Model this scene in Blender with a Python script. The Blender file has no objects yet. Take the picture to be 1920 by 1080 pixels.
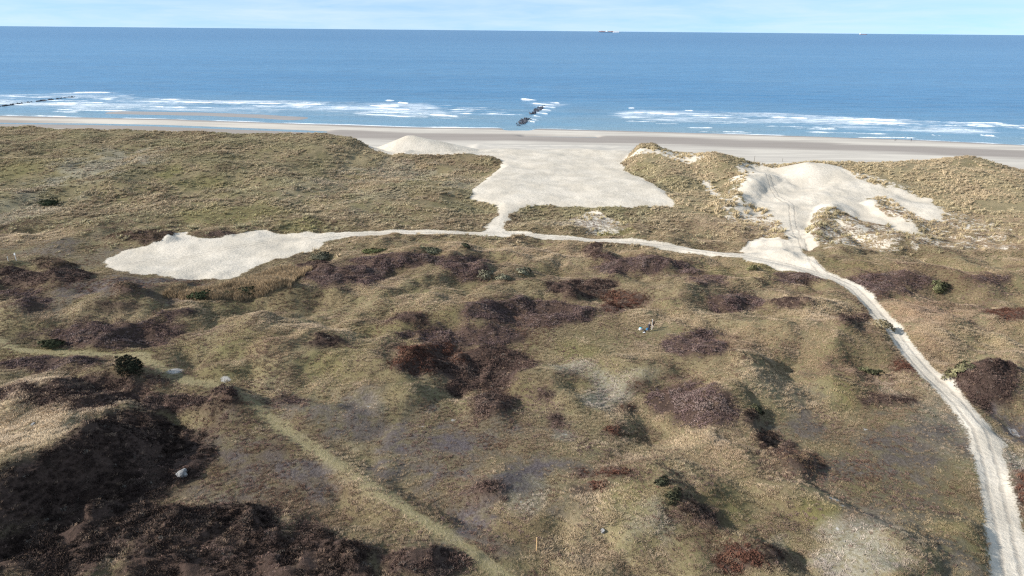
import bpy, bmesh, math, random
import numpy as np
from mathutils import Matrix, Vector

# ------------------------------------------------------------------ camera, sky, sun
SC = bpy.context.scene
COL = SC.collection
PITCH, ROLL, FPX, CAMZ = math.radians(20.77), math.radians(0.507), 1280.0, 58.0
FW = np.array([0, math.cos(PITCH), -math.sin(PITCH)])
UP0 = np.array([0, math.sin(PITCH), math.cos(PITCH)])
RT = math.cos(ROLL) * np.array([1, 0, 0]) + math.sin(ROLL) * UP0
UP = -math.sin(ROLL) * np.array([1, 0, 0]) + math.cos(ROLL) * UP0
cam = bpy.data.objects.new('camera', bpy.data.cameras.new('camera'))
COL.objects.link(cam)
m = Matrix.Identity(4)
for i in range(3):
    m[i][0], m[i][1], m[i][2] = RT[i], UP[i], -FW[i]
m[2][3] = CAMZ
cam.matrix_world = m
cam.data.sensor_width = 36.0
cam.data.lens = 24.0
cam.data.clip_start = 1.0
cam.data.clip_end = 80000.0
SC.camera = cam

SUN_EL = math.radians(28.0)
SUN_DIR = Vector((-0.965 * math.cos(SUN_EL), -0.26 * math.cos(SUN_EL), math.sin(SUN_EL))).normalized()
world = bpy.data.worlds.new('World')
SC.world = world
world.use_nodes = True
wn, wl = world.node_tree.nodes, world.node_tree.links
wn.clear()
wout = wn.new('ShaderNodeOutputWorld')
wbg = wn.new('ShaderNodeBackground')
wbg.inputs['Strength'].default_value = 0.115
sky = wn.new('ShaderNodeTexSky')
sky.sky_type = 'NISHITA'
sky.sun_disc = False
sky.sun_elevation = SUN_EL
sky.sun_rotation = math.atan2(SUN_DIR.x, SUN_DIR.y)
sky.altitude = 60
sky.air_density = 1.0
sky.dust_density = 0.15
sky.ozone_density = 4.0
tcw = wn.new('ShaderNodeTexCoord')
mapw = wn.new('ShaderNodeMapping')
mapw.inputs['Scale'].default_value = (2.6, 2.6, 26.0)
nzw = wn.new('ShaderNodeTexNoise')
nzw.inputs['Scale'].default_value = 2.3
nzw.inputs['Detail'].default_value = 9
nzw.inputs['Roughness'].default_value = 0.62
nzw.inputs['Distortion'].default_value = 0.35
rmp = wn.new('ShaderNodeMapRange')
rmp.inputs['From Min'].default_value = 0.26
rmp.inputs['From Max'].default_value = 0.84
rmp.inputs['To Min'].default_value = 0.22
rmp.inputs['To Max'].default_value = 0.85
tint = wn.new('ShaderNodeMix'); tint.data_type = 'RGBA'; tint.blend_type = 'MULTIPLY'
tint.inputs[0].default_value = 1.0
tint.inputs[7].default_value = (0.86, 1.0, 1.06, 1)
mixw = wn.new('ShaderNodeMix'); mixw.data_type = 'RGBA'
mixw.inputs[7].default_value = (4.1, 4.8, 5.15, 1)
wl.new(tcw.outputs['Generated'], mapw.inputs['Vector'])
wl.new(mapw.outputs['Vector'], nzw.inputs['Vector'])
wl.new(nzw.outputs['Fac'], rmp.inputs['Value'])
addw = wn.new('ShaderNodeVectorMath'); addw.operation = 'ADD'; addw.inputs[1].default_value = (0, 0, 0.16)
nrmw = wn.new('ShaderNodeVectorMath'); nrmw.operation = 'NORMALIZE'
wl.new(tcw.outputs['Generated'], addw.inputs[0]); wl.new(addw.outputs[0], nrmw.inputs[0]); wl.new(nrmw.outputs[0], sky.inputs['Vector'])
wl.new(sky.outputs['Color'], tint.inputs[6])
wl.new(tint.outputs[2], mixw.inputs[6])
wl.new(rmp.outputs['Result'], mixw.inputs[0])
wl.new(mixw.outputs[2], wbg.inputs['Color'])
wl.new(wbg.outputs[0], wout.inputs['Surface'])

sunl = bpy.data.lights.new('sun', 'SUN')
sunl.energy = 4.6
sunl.angle = math.radians(0.53)
sunl.color = (1.0, 0.95, 0.87)
suno = bpy.data.objects.new('sun', sunl)
COL.objects.link(suno)
suno.rotation_euler = (-SUN_DIR).to_track_quat('-Z', 'Y').to_euler()

SC.view_settings.view_transform = 'Standard'
SC.view_settings.look = 'None'
SC.view_settings.exposure = 0.8
SC.view_settings.gamma = 1.0
SC.view_settings.use_curve_mapping = False
SC.render.engine = 'CYCLES'
SC.cycles.max_bounces = 4
SC.cycles.diffuse_bounces = 2
SC.cycles.glossy_bounces = 2
SC.cycles.use_denoising = False
SC.cycles.use_adaptive_sampling = False
SC.cycles.filter_width = 1.25

# ------------------------------------------------------------------ helpers
RNG = np.random.default_rng(11)
random.seed(4)
_TAB = np.random.default_rng(5).random((512, 512)).astype(np.float32)

def vn(x, y, lam, seed=0):
    """value noise 0..1 with wavelength lam"""
    a = np.asarray(x) / lam + seed * 17.31
    b = np.asarray(y) / lam + seed * 9.77
    i = np.floor(a).astype(int); j = np.floor(b).astype(int)
    fx = a - i; fy = b - j
    fx = fx * fx * (3 - 2 * fx); fy = fy * fy * (3 - 2 * fy)
    i0 = i % 512; i1 = (i + 1) % 512; j0 = j % 512; j1 = (j + 1) % 512
    return (_TAB[i0, j0] * (1 - fx) + _TAB[i1, j0] * fx) * (1 - fy) + (_TAB[i0, j1] * (1 - fx) + _TAB[i1, j1] * fx) * fy

def fbm(x, y, lam, seed=0, octv=4, gain=0.5):
    """-1..1"""
    t = 0; a = 1.0; s = 0
    for k in range(octv):
        c, sn = math.cos(0.7 * k), math.sin(0.7 * k)
        t = t + a * (vn(x * c - y * sn, x * sn + y * c, lam / 2 ** k, seed + k * 3) * 2 - 1)
        s += a; a *= gain
    return t / s * 1.6

def sst(a, b, x):
    t = np.clip((x - a) / (b - a), 0, 1)
    return t * t * (3 - 2 * t)

def at(u, v, z):
    """ground position (m) of a surveyed point of the photograph at height z"""
    d = FW * FPX + RT * (u - 960) + UP * (540 - v)
    t = (z - CAMZ) / d[2]
    return d[0] * t, d[1] * t

def atl(pts, z):
    return np.array([at(u, v, z) for u, v in pts])

def poly_sd(P, x, y):
    """signed distance, positive inside"""
    P = np.asarray(P)
    x = np.asarray(x, float); y = np.asarray(y, float)
    d2 = np.full(x.shape, 1e18); ins = np.zeros(x.shape, bool)
    n = len(P)
    for i in range(n):
        ax, ay = P[i]; bx, by = P[(i + 1) % n]
        ex, ey = bx - ax, by - ay
        t = np.clip(((x - ax) * ex + (y - ay) * ey) / (ex * ex + ey * ey + 1e-9), 0, 1)
        d2 = np.minimum(d2, (x - ax - t * ex) ** 2 + (y - ay - t * ey) ** 2)
        c = (ay > y) != (by > y)
        ins ^= c & (x < (bx - ax) * (y - ay) / (by - ay + 1e-12) + ax)
    return np.where(ins, 1, -1) * np.sqrt(d2)

def line_d(P, x, y):
    """distance to a polyline, signed offset across it and run along it"""
    P = np.asarray(P)
    best = np.full(np.shape(x), 1e9); off = np.zeros(np.shape(x)); run = np.zeros(np.shape(x)); L = 0
    dx = np.zeros(np.shape(x))
    for i in range(len(P) - 1):
        ax, ay = P[i]; bx, by = P[i + 1]
        ex, ey = bx - ax, by - ay; l = math.hypot(ex, ey)
        t = np.clip(((x - ax) * ex + (y - ay) * ey) / (l * l), 0, 1)
        qx = x - ax - t * ex; qy = y - ay - t * ey
        d = np.hypot(qx, qy)
        m_ = d < best
        best = np.where(m_, d, best)
        off = np.where(m_, d * np.sign(ex * qy - ey * qx), off)
        run = np.where(m_, L + t * l, run)
        dx = np.where(m_, qx, dx)
        L += l
    return best, off, run, dx

# ------------------------------------------------------------------ lie of the land
SHORE = np.array([(-2500, 700), (-349, 475), (-236, 465), (-146, 449), (-54, 434), (0, 435), (78, 426), (170, 412), (228, 401), (284, 384), (900, 250), (2500, -100)])
CREST = np.array([(-2500, 560, 13), (-600, 352, 13), (-244, 330, 13), (-186, 317, 12.6), (-137, 317, 13), (-84, 315, 12.4), (-73, 309, 11.2), (-65, 303, 8.2), (-52, 300, 6.9), (-14, 300, 6.6), (0, 300, 6.6), (40, 300, 8.0), (52, 289, 12.6),
                  (58, 287, 13.6), (66, 279, 11.5), (78, 268, 12.6), (90, 258, 10.5), (104, 254, 10.8), (120, 254, 11.8), (147, 256, 12.2), (165, 262, 13), (176, 265, 13.4), (186, 255, 11), (195, 248, 10.5), (205, 250, 12), (300, 235, 12), (900, 70, 12), (2500, -300, 12)])
NOTCH = atl([(897, 440), (905, 425), (920, 410), (937, 392), (935, 383), (905, 377), (885, 370), (882, 358), (900, 345), (925, 325), (942, 310), (940, 300), (890, 288)], 7).tolist() + [(-19, 330), (-20, 355), (66, 352), (57, 318), (53, 305)] + \
    atl([(1168, 308), (1170, 318), (1185, 330), (1215, 345), (1245, 362), (1265, 382), (1262, 389), (1160, 387), (1080, 384), (1010, 383), (985, 386), (965, 394), (950, 406), (945, 425), (960, 440)], 7).tolist()
MOUNDSAND = [(-63, 303), (-60, 297), (-52, 293), (-40, 291.5), (-30, 293), (-22, 295.5), (-14, 297.5), (-8, 312), (-14, 345), (-52, 348), (-60, 335), (-66, 320), (-66, 308)]
PATH = atl([(600, 447), (640, 441), (700, 440), (760, 438), (897, 439), (960, 438), (1050, 446), (1130, 452), (1200, 456), (1290, 466), (1390, 479), (1480, 497), (1560, 520), (1600, 540), (1630, 570), (1672, 617), (1702, 658), (1748, 710), (1800, 757), (1838, 800), (1860, 870), (1878, 960), (1899, 1080), (1915, 1200)], 6)
PATH = np.vstack([PATH, [(44, 38), (38, 18), (36, -40)]])
PATHW = 1.75
TRAILS = [atl([(1570, 525), (1525, 495), (1500, 450)], 6.5).tolist() + atl([(1492, 410), (1485, 375)], 9).tolist() + atl([(1462, 345), (1440, 322)], 12).tolist(),
          atl([(640, 441), (540, 447), (440, 462), (340, 480), (250, 492)], 6.2).tolist()]
TRACK = atl([(-80, 560), (-40, 610), (0, 645), (30, 657), (100, 663), (200, 666), (262, 670), (300, 692), (345, 710), (430, 724), (470, 757), (560, 815), (650, 878), (750, 945), (850, 1015), (940, 1080), (1060, 1180)], 6)
TRACK = np.vstack([TRACK, [(15, 38), (24, 22), (40, -30)]])
POOL_L = atl([(-200, 229), (0, 232), (150, 233), (300, 236), (430, 241), (560, 246), (600, 248)], 0)
POOL_C = atl([(985, 257), (1050, 257.5), (1115, 258)], 0)
POOL_G = atl([(958, 243), (985, 243)], 0)
BAR = atl([(225, 211), (300, 212.5), (390, 214), (480, 217.5), (550, 222)], 0)

RIDGES = [  # crest line, height above its foot, foot width towards the sun and away from it
    (atl([(212, 786), (165, 818), (90, 866), (0, 915), (-120, 985), (-260, 1080)], 10), 5.8, 15, 6.8),
    (atl([(60, 738), (130, 757), (205, 787)], 9), 3.6, 11, 7),
    (atl([(1388, 765), (1408, 795), (1440, 835), (1470, 862), (1500, 876)], 7.0), 1.4, 9, 2.0),
    (atl([(1235, 905), (1262, 945), (1310, 985), (1360, 1020), (1440, 1055), (1500, 1100), (1540, 1150)], 7.5), 1.6, 9, 2.4),
    (atl([(1490, 915), (1560, 960), (1620, 1000), (1670, 1050), (1700, 1100)], 6.6), 1.3, 6, 3.0),
    (atl([(500, 640), (600, 650), (700, 655), (760, 680)], 8), 2.2, 12, 9),
    (atl([(60, 590), (150, 580), (260, 580), (330, 600)], 7), 1.6, 7, 7),
    (atl([(330, 640), (420, 612), (520, 600)], 7), 1.2, 8, 7),
    (atl([(120, 440), (170, 415), (230, 405)], 8), 1.5, 10, 9),
    (atl([(640, 492), (760, 474), (900, 470), (1000, 474)], 7.5), 1.5, 9, 8),
    (atl([(1552, 386), (1545, 405), (1535, 430), (1550, 452)], 9), 2.2, 4, 9),
    (atl([(1560, 402), (1620, 425), (1690, 446), (1760, 455)], 8.5), 1.5, 6, 6),
    (atl([(1640, 372), (1670, 385), (1715, 404)], 10), 1.4, 4, 4),
    (atl([(1385, 355), (1420, 325), (1440, 318)], 13), 2.0, 9, 5),
]
MOUNDS = [  # pixel of the top, height z guess, height, radii in metres
    (430, 745, 7.5, 1.9, 5, 4), (240, 690, 7.5, 1.7, 4, 3), (345, 765, 7, 1.2, 6, 4),
    (925, 752, 7.5, 1.6, 3.6, 4), (930, 905, 7, 1.5, 4.0, 4.5), (760, 603, 7, 1.3, 5, 5),
    (1660, 535, 7, 1.0, 11, 9), (1850, 715, 7.3, 1.6, 8, 6), (85, 510, 7, 1.2, 5, 4), (130, 520, 7, 1.2, 6, 4), (60, 535, 7, 1.2, 7, 4),
    (90, 495, 7, 1.4, 6, 4), (270, 445, 7, 1.2, 10, 5), (235, 540, 7, .8, 3, 3), (1300, 745, 6.8, 0.7, 8, 6),
    (1480, 570, 7, 1.3, 6, 5), (1370, 565, 7, 1.3, 7, 5), (1080, 540, 7, 1.3, 9, 7), (880, 495, 7, 1.3, 8, 7), (1120, 470, 7, 1.2, 4, 5),
    (740, 490, 7, 1.0, 11, 7), (610, 515, 7, 1.0, 10, 6), (1000, 474, 7.3, 1.2, 14, 7), (1200, 490, 7, 1.0, 11, 8), (1300, 480, 7, .7, 14, 6),
    (190, 325, 12, 2.0, 18, 12), (60, 300, 12, 1.6, 18, 12), (420, 300, 12, 1.2, 25, 12), (20, 360, 9, 1.4, 12, 10), (1340, 300, 12, 1.5, 12, 14), (1290, 330, 10, 1.2, 12, 14),
    (1560, 560, 7, 0.8, 9, 7), (1100, 680, 6.6, .7, 9, 7), (1450, 720, 6.8, .8, 10, 7), (1215, 690, 6.6, .5, 7, 5), (560, 690, 7, .9, 8, 6), (20, 600, 7, .8, 7, 5),
]
HEATH = []  # filled below: (world centre, radii)

def H(x, y):
    x = np.asarray(x, float); y = np.asarray(y, float)
    s = np.interp(x, SHORE[:, 0], SHORE[:, 1]) - y
    zb = np.interp(s, [-3000, -400, -60, -20, 0, 7, 20, 40, 65, 95, 140], [-12, -8, -2.0, -0.8, 0, 0.4, 0.75, 1.1, 1.7, 2.4, 3.2])
    zb = zb + 0.05 * fbm(x, y, 40, 21, 3) + 0.03 * fbm(x, y, 9, 22, 2)
    d = line_d(BAR, x, y)[0]; zb = np.maximum(zb, 0.28 - (d / 9.0) ** 2 * 0.28 + 0.04 * fbm(x, y, 14, 33, 2))
    for P, w, dpp in ((POOL_L, 3.6, .55), (POOL_C, 2.0, .3), (POOL_G, 3.5, .2)):
        d = line_d(P, x, y)[0]
        k = np.exp(-(d / (w * 1.7)) ** 2)
        zb = zb - (np.maximum(zb, 0) + 0.14 + dpp) * k
    yc = np.interp(x, CREST[:, 0], CREST[:, 1]); zc = np.interp(x, CREST[:, 0], CREST[:, 2])
    y0 = np.minimum(185 + 12 * np.sin(x / 40.0), yc - 60)
    t = np.clip((y - y0) / (yc - y0), 0, 1)
    zi = 6.0 + 0.5 * fbm(x, y, 70, 2, 2)
    zin = zi + (zc - zi) * (0.45 * t + 0.55 * t ** 2 * (3 - 2 * t))
    tout = np.clip((y - yc) / 30.0, 0, 1)
    zout = zc + (zb - zc) * (tout * tout * (3 - 2 * tout))
    z = np.where(y < yc, zin, zout)
    # dune hummocks
    amp_in = sst(20, 60, y) * (1 - sst(170, 200, y))
    amp_f = sst(170, 215, y) * (1 - sst(0.0, 0.55, tout))
    pre = fbm(x * 0.72, y, 24, 41, 2)
    xk = x - 3.2 * np.abs(pre) - 1.6 * fbm(x * .8, y, 11, 44, 2)      # lee sides, away from the wind and the sun, are steeper
    r1 = 1 - np.abs(fbm(xk * 0.72, y, 24, 41, 3)) * 1.4
    hum = 2.0 * (r1 - 0.45) + 1.45 * fbm(xk * 0.8, y, 11, 44, 3) + 0.55 * fbm(xk, y, 6, 48, 2) + 0.40 * fbm(x, y, 3.4, 47, 2)
    fd = 1.7 * fbm(x * .8, y, 30, 51, 3) + 1.1 * (.5 - np.abs(fbm(x * .7, y, 17, 59, 2))) + 0.42 * fbm(x, y, 8, 55, 3) + 0.12 * fbm(x, y, 2.6, 57, 2)
    slack = np.zeros(x.shape)
    for (u, v, rx, ry) in ((960, 850, 17, 12), (1650, 860, 17, 14), (480, 860, 13, 12), (60, 470, 30, 12), (400, 480, 40, 22), (1130, 640, 16, 10)):
        cx, cy = at(u, v, 5.8); slack = np.maximum(slack, np.exp(-((x - cx) / rx) ** 4 - ((y - cy) / ry) ** 4))
    dp = line_d(PATH, x, y)[0]; dt = line_d(TRACK, x, y)[0]
    flat = np.maximum(np.maximum(0.85 * slack, np.exp(-(dp / 3.4) ** 2)), 0.97 * np.exp(-(dt / 3.6) ** 2))
    z = z + amp_in * hum * (1 - flat) + amp_f * fd * (1 - 0.9 * np.exp(-(dp / 4.5) ** 2))
    z = z - 0.5 * slack * amp_in
    add = np.zeros(x.shape)
    for P, h, wa, wb in RIDGES:
        bb = (x > P[:, 0].min() - 18) & (x < P[:, 0].max() + 18) & (y > P[:, 1].min() - 18) & (y < P[:, 1].max() + 18)
        if not bb.any(): continue
        xx, yy = x[bb], y[bb]
        d, o, r, dx = line_d(P, xx + 1.1 * fbm(xx, yy, 5.5, 63, 3), yy + 1.1 * fbm(xx, yy, 5.5, 67, 3))
        k = sst(-1, 1, dx / (d + 0.01))
        wdt = wa + (wb - wa) * k
        q = np.clip(d / wdt, 0, 1)
        prof = np.where(q < 1, (1 - q) ** 1.0 * (1 + 0.35 * q) , 0)
        prof = prof * (1 - np.exp(-((d + 0.4) / 0.9) ** 2) * 0.06)
        a = add[bb]; add[bb] = np.maximum(a, h * prof * (1 + 0.18 * fbm(xx, yy, 8, 61, 2)))
    z = z + add
    for (u, v, zz, h, rx, ry) in MOUNDS:
        cx, cy = at(u, v, zz)
        q = ((x - cx) / rx) ** 2 + ((y - cy) / ry) ** 2
        bb = q < 2.5
        if bb.any():
            z[bb] = z[bb] + h * np.exp(-q[bb] * 1.5) * (1 - 0.8 * np.exp(-(dp[bb] / 3.0) ** 2))
    for (P, R, lo, hi, h) in HEATH:
        bb = (x > lo[0] - 1) & (x < hi[0] + 1) & (y > lo[1] - 1) & (y < hi[1] + 1)
        if bb.any():
            z[bb] = z[bb] + h * sst(-.6, min(R, 1.4), poly_sd(P, x[bb], y[bb])) * (.35 + .95 * np.clip(1 - np.abs(fbm(x[bb], y[bb], 4.2, 411, 2)), 0, 1) ** 2.2) * (1 - 0.9 * np.exp(-(dp[bb] / 2.5) ** 2))
    # the open sand: notch through the foredune, sand cone beside it, tall bare dune on the right, deflation hollow on the left
    wn_ = sst(-5, 2.5, poly_sd(NOTCH, x, y))
    zn = np.interp(y, [170, 185, 203, 212, 232, 262, 292, 318, 345, 360], [6.0, 6.0, 6.4, 7.2, 7.9, 7.0, 6.6, 6.1, 3.4, 2.4]) + 0.42 * fbm(x, y, 15, 71, 3) + 0.06 * fbm(x, y, 3, 72, 2) + 0.9 * np.exp(-((y - 312) / 7.0) ** 2) * sst(25, 50, x)
    z = z + (zn - z) * wn_
    q = np.hypot((x + 46) / 1.25, (y - 308))
    cone = np.where(x > -46, 1.0, 1.15)
    zc1 = 13.1 - 0.41 * np.maximum(np.hypot((x + 47) / np.where(x > -47, 1.9, 1.0), (y - 312) * 1.05), 1.4) + 0.12 * fbm(x, y, 6, 73, 2)
    z = np.maximum(z, zc1)
    zd = 14.6 - 0.40 * np.maximum(np.hypot((x - 108) / np.where(x > 108, 2.0, 1.15), (y - 246) / 1.25), 2.0) + 0.1 * fbm(x, y, 7, 75, 2)
    z = np.maximum(z, zd) + 0.0
    hol = np.exp(-((x + 72) / 30.0) ** 4 - ((y - 158) / 17.0) ** 4)
    z = z + hol * (0.6 * fbm(x, y, 15, 81, 2))
    return z

def ray_ground(pts, zfall=None, ymax=1e9):
    """where the line of sight of a surveyed point meets the ground"""
    pts = np.asarray(pts, float)
    d = FW[None] * FPX + RT[None] * (pts[:, :1] - 960) + UP[None] * (540 - pts[:, 1:2])
    hor = d / np.hypot(d[:, 0], d[:, 1])[:, None]
    T = np.concatenate([np.arange(40, 260, 0.6), np.arange(260, 480, 1.0)])
    X = hor[:, 0:1] * T; Y = hor[:, 1:2] * T; Z = CAMZ + hor[:, 2:3] * T
    G = H(X.ravel(), Y.ravel()).reshape(X.shape)
    below = Z < G
    i = np.argmax(below, 1)
    i = np.where(below.any(1), i, len(T) - 1)
    r = np.arange(len(pts))
    out = np.stack([X[r, i], Y[r, i]], 1)
    if zfall is not None:
        for k in range(len(pts)):
            if out[k, 1] > ymax: out[k] = at(*pts[k], zfall)
    return out

# ------------------------------------------------------------------ low heath shrubs: pixel ellipse, kind, height, label
SHRUBS = [
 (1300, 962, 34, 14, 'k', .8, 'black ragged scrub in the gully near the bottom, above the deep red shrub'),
 (1446, 1048, 30, 20, 'k', .7, 'black scrub added as the shade of the steep bank right of the deep red shrub at the bottom'),  # black twigs stand in for the shade on this bank
 (1404, 788, 15, 14, 'k', .8, 'black scrub added as shadow at the upper end of the shaded bank right of the oval shrub'),  # this and the next entries draw the bank's ragged shadow line as dark scrub
 (1436, 826, 20, 13, 'k', .8, 'black scrub added as shadow halfway down the shaded bank right of the oval shrub'),
 (1475, 846, 22, 10, 'd', .6, 'dark brown scrub added as shadow at the lower end of the shaded bank right of the oval shrub'),
 (1300, 757, 82, 42, 'p', .55, 'large oval purple-brown heath shrub on the open ground right of the bare slack'),
 (1305, 648, 64, 24, 'p', .5, 'purple-brown heath shrub just right of the two standing people'),
 (975, 588, 125, 27, 'p', .6, 'widest purple-brown heath shrub thicket in the middle of the dune valley'),
 (1090, 545, 55, 20, 'd', .9, 'tall dark shrub with grey twigs at the back of the middle thicket'),
 (1165, 566, 40, 19, 'r', .6, 'reddish brown shrub at the right end of the middle thicket'),
 (878, 500, 48, 20, 'p', .7, 'brown shrub on the hummock left of the pale grey bushes'),
 (1195, 497, 82, 20, 'p', .6, 'long purple-brown shrub below the bend of the sandy cross path'),
 (1117, 473, 20, 15, 'd', .9, 'small dark shrub beneath the sandy cross path, right of centre'),
 (745, 493, 70, 17, 'p', .6, 'purple-brown shrub on the slope below the cross path, left of centre'),
 (650, 520, 85, 17, 'p', .6, 'purple-brown shrub strip right of the reeds'),
 (590, 500, 38, 9, 'd', .6, 'dark shrub at the right tip of the left sand hollow'),
 (870, 636, 112, 23, 'p', .55, 'broad purple-brown shrub above the dark red central shrub'),
 (800, 672, 68, 27, 'r', .6, 'dark red-brown shrub on the crest of the central hummock'),
 (895, 695, 92, 42, 'd', .6, 'dark brown shrub spreading down the right of the central hummock'),
 (925, 757, 34, 27, 'd', .8, 'round dark brown shrub dome casting a shadow above the bare slack'),
 (765, 603, 34, 15, 'd', .5, 'dark shrub on the sunlit grassy knoll left of the middle thicket'),
 (1372, 570, 52, 17, 'p', .7, 'purple-brown shrub hummock right of the middle thicket'),
 (1486, 572, 38, 15, 'd', .7, 'shrub hummock with straw grass top between thicket and sandy path'),
 (1490, 523, 44, 11, 'p', .5, 'flat brown shrub just below the trampled sand pad'),
 (1330, 526, 34, 9, 'p', .5, 'small purple shrub below the right half of the cross path'),
 (1290, 512, 24, 8, 'p', .5, 'smallest purple shrub left of the pad, below the cross path'),
 (1662, 536, 82, 24, 'p', .6, 'wide purple shrub right of the path where it leaves the sand pad'),
 (1845, 722, 72, 38, 'd', .8, 'dark shrub dome with pale crown at the right edge beyond the path'),
 (1850, 527, 44, 10, 'p', .4, 'thin purple shrub near the right edge below the foredune'),
 (1900, 592, 44, 14, 'r', .4, 'reddish shrub cut by the right edge of the picture'),
 (1597, 600, 32, 13, 'd', .7, 'dark shrub just left of the path above the path-side bush'),
 (1697, 690, 22, 13, 'r', .4, 'small red-brown shrub hugging the left edge of the path'),
 (275, 446, 66, 11, 'b', .8, 'long brown shrub behind the top edge of the left sand hollow'),
 (410, 441, 26, 7, 'd', .7, 'short dark shrub on the upper rim of the left sand hollow'),
 (95, 498, 36, 13, 'b', .7, 'brown shrub with a dark right side near the two white posts'),
 (128, 520, 45, 13, 'd', .8, 'dark rounded shrub left of the tip of the left sand hollow'),
 (45, 523, 50, 15, 'd', .8, 'dark rounded shrub hummock by the left edge below the white posts'),
 (8, 512, 28, 9, 'd', .7, 'very dark shrub cut by the left edge of the picture'),
 (35, 553, 45, 9, 'p', .5, 'low purple shrub by the left edge, below the dark hummocks'),
 (235, 548, 22, 17, 'b', 1.1, 'upright tan brown shrub with a black shadow below the left sand hollow'),
 (200, 632, 128, 22, 'p', .6, 'broad purple-brown shrub thicket above the grass track on the left'),
 (305, 618, 48, 16, 'p', .5, 'purple shrub at the right end of the thicket above the grass track'),
 (215, 578, 42, 9, 'd', .6, 'narrow dark shrub on the ridge left of the reeds'),
 (330, 590, 40, 8, 'p', .5, 'thin purple shrub on the slope below the reeds'),
 (60, 570, 28, 13, 'p', .7, 'small purple-brown shrub dome on the far left slope'),
 (105, 685, 108, 12, 'p', .4, 'flat purple-brown shrub strip just below the grass track on the left'),
 (180, 734, 145, 26, 'd', .6, 'dark brown shrub carpet behind the tall foreground dune'),
 (350, 762, 80, 20, 'd', .7, 'dark shrub ridge between the tall foreground dune and the grass track'),
 (425, 743, 30, 14, 'd', 1.0, 'dark shrub dome beside the bend of the grass track'),
 (610, 641, 33, 13, 'd', .5, 'isolated dark shrub on the hill left of the central hummock'),
 ([(190, 795), (245, 772), (310, 785), (385, 815), (405, 852), (368, 885), (325, 925), (260, 965), (150, 990), (0, 1030), (-60, 1045), (-60, 935), (0, 912), (60, 884), (120, 846)], 'k', .7, 'shrub cover on the flank of the foreground dune, blackened to carry its cast shadow'),  # heath on the flank, widened and blackened to paint the dune's cast shadow
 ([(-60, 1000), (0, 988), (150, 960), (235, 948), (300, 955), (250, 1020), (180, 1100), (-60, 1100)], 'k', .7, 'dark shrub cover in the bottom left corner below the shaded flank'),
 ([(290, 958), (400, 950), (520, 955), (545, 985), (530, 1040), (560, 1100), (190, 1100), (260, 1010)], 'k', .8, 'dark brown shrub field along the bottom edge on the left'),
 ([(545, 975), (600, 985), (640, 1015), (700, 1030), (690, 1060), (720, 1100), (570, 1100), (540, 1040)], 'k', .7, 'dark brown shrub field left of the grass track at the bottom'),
 (800, 1058, 95, 34, 'd', .7, 'dark shrub triangle against the grass track at the bottom edge'),
 (1390, 1055, 46, 32, 'r', .6, 'deep red-brown shrub at the bottom edge in front of the shaded bank'),
 (1330, 985, 24, 22, 'd', .6, 'dark brown shrub at the foot of the bottom bank'),
 (1155, 811, 16, 11, 'r', .35, 'small rust-red shrub standing alone right of the bare slack'),
 (1150, 887, 30, 8, 'r', .35, 'widest rust-red shrub of the cluster near the slack edge'),
 (1122, 914, 22, 8, 'r', .35, 'rust-red shrub at the bottom of the cluster near the slack edge'),
 (1088, 889, 11, 9, 'r', .35, 'rust-red shrub at the left of the cluster near the slack edge'),
 (1115, 893, 9, 6, 'r', .3, 'smallest rust-red shrub in the middle of the cluster near the slack edge'),
 (1082, 922, 14, 8, 'r', .3, 'dull red shrub at the lower left of the cluster near the slack edge'),
 (1200, 728, 17, 6, 'r', .35, 'small flat rust-red shrub left of the large oval shrub'),
 (1177, 769, 13, 8, 'r', .35, 'small rust-red shrub below left of the large oval shrub'),
 (1265, 713, 14, 5, 'r', .3, 'tiny flat rust-red shrub above the large oval shrub'),
 (1018, 743, 16, 11, 'd', .45, 'small dark shrub right of the round shrub dome'),
 (1042, 788, 12, 12, 'd', .45, 'small dark shrub at the top right corner of the bare slack'),
 (912, 922, 34, 17, 'd', .45, 'dark brown shrub on the front of the small knoll in the bare slack'),
 (1500, 868, 40, 16, 'b', .5, 'brown shrub at the foot of the shaded bank, right of centre'),
 (1660, 752, 48, 11, 'd', .5, 'dark brown shrub strip left of the lower path'),
 (540, 752, 30, 9, 'p', .3, 'thin dark shrub just right of the grass track bend'),
 (1913, 925, 16, 40, 'r', .5, 'dark red shrub at the right edge beside the lower path'),
]
def pix_ellipse(u, v, rx, ry):
    cx, cy = ray_ground([(u, v)], 6, 345)[0]
    dist = math.sqrt(cx * cx + cy * cy + 52 ** 2)
    dep = math.asin(min(0.95, 52 / dist))
    return cx, cy, rx * dist / FPX, ry * dist / FPX / math.sin(dep)
def outline(t):
    if isinstance(t[0], list): px = t[0]
    else: px = [(t[0] + t[2] * math.cos(a) * (1 + .18 * math.sin(3 * a + t[0]) + .10 * math.sin(5 * a + t[1])), t[1] + t[3] * math.sin(a) * (1 + .15 * math.sin(2 * a + t[0]))) for a in np.linspace(0, 6.283, 19)[:-1]]
    return ray_ground(px, 6, 300)
OUT = [outline(t) for t in SHRUBS]
_heath = []
for P, t in zip(OUT, SHRUBS):
    lo, hi = P.min(0), P.max(0)
    qx, qy = np.meshgrid(np.linspace(lo[0], hi[0], 24), np.linspace(lo[1], hi[1], 24))
    R = float(poly_sd(P, qx.ravel(), qy.ravel()).max())
    _heath.append((P, max(R, .3), lo, hi, t[-2]))
HEATH.extend(_heath)

def shrub_sd(P, R, x, y):
    """distance inside a shrub's ragged outline"""
    j = min(R, 3.0)
    return poly_sd(P, x, y) + .42 * j * fbm(x, y, max(1.6, 1.6 * j), 101, 3) + .22 * min(j, 1.2) * fbm(x, y, 1.3, 104, 2)

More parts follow.
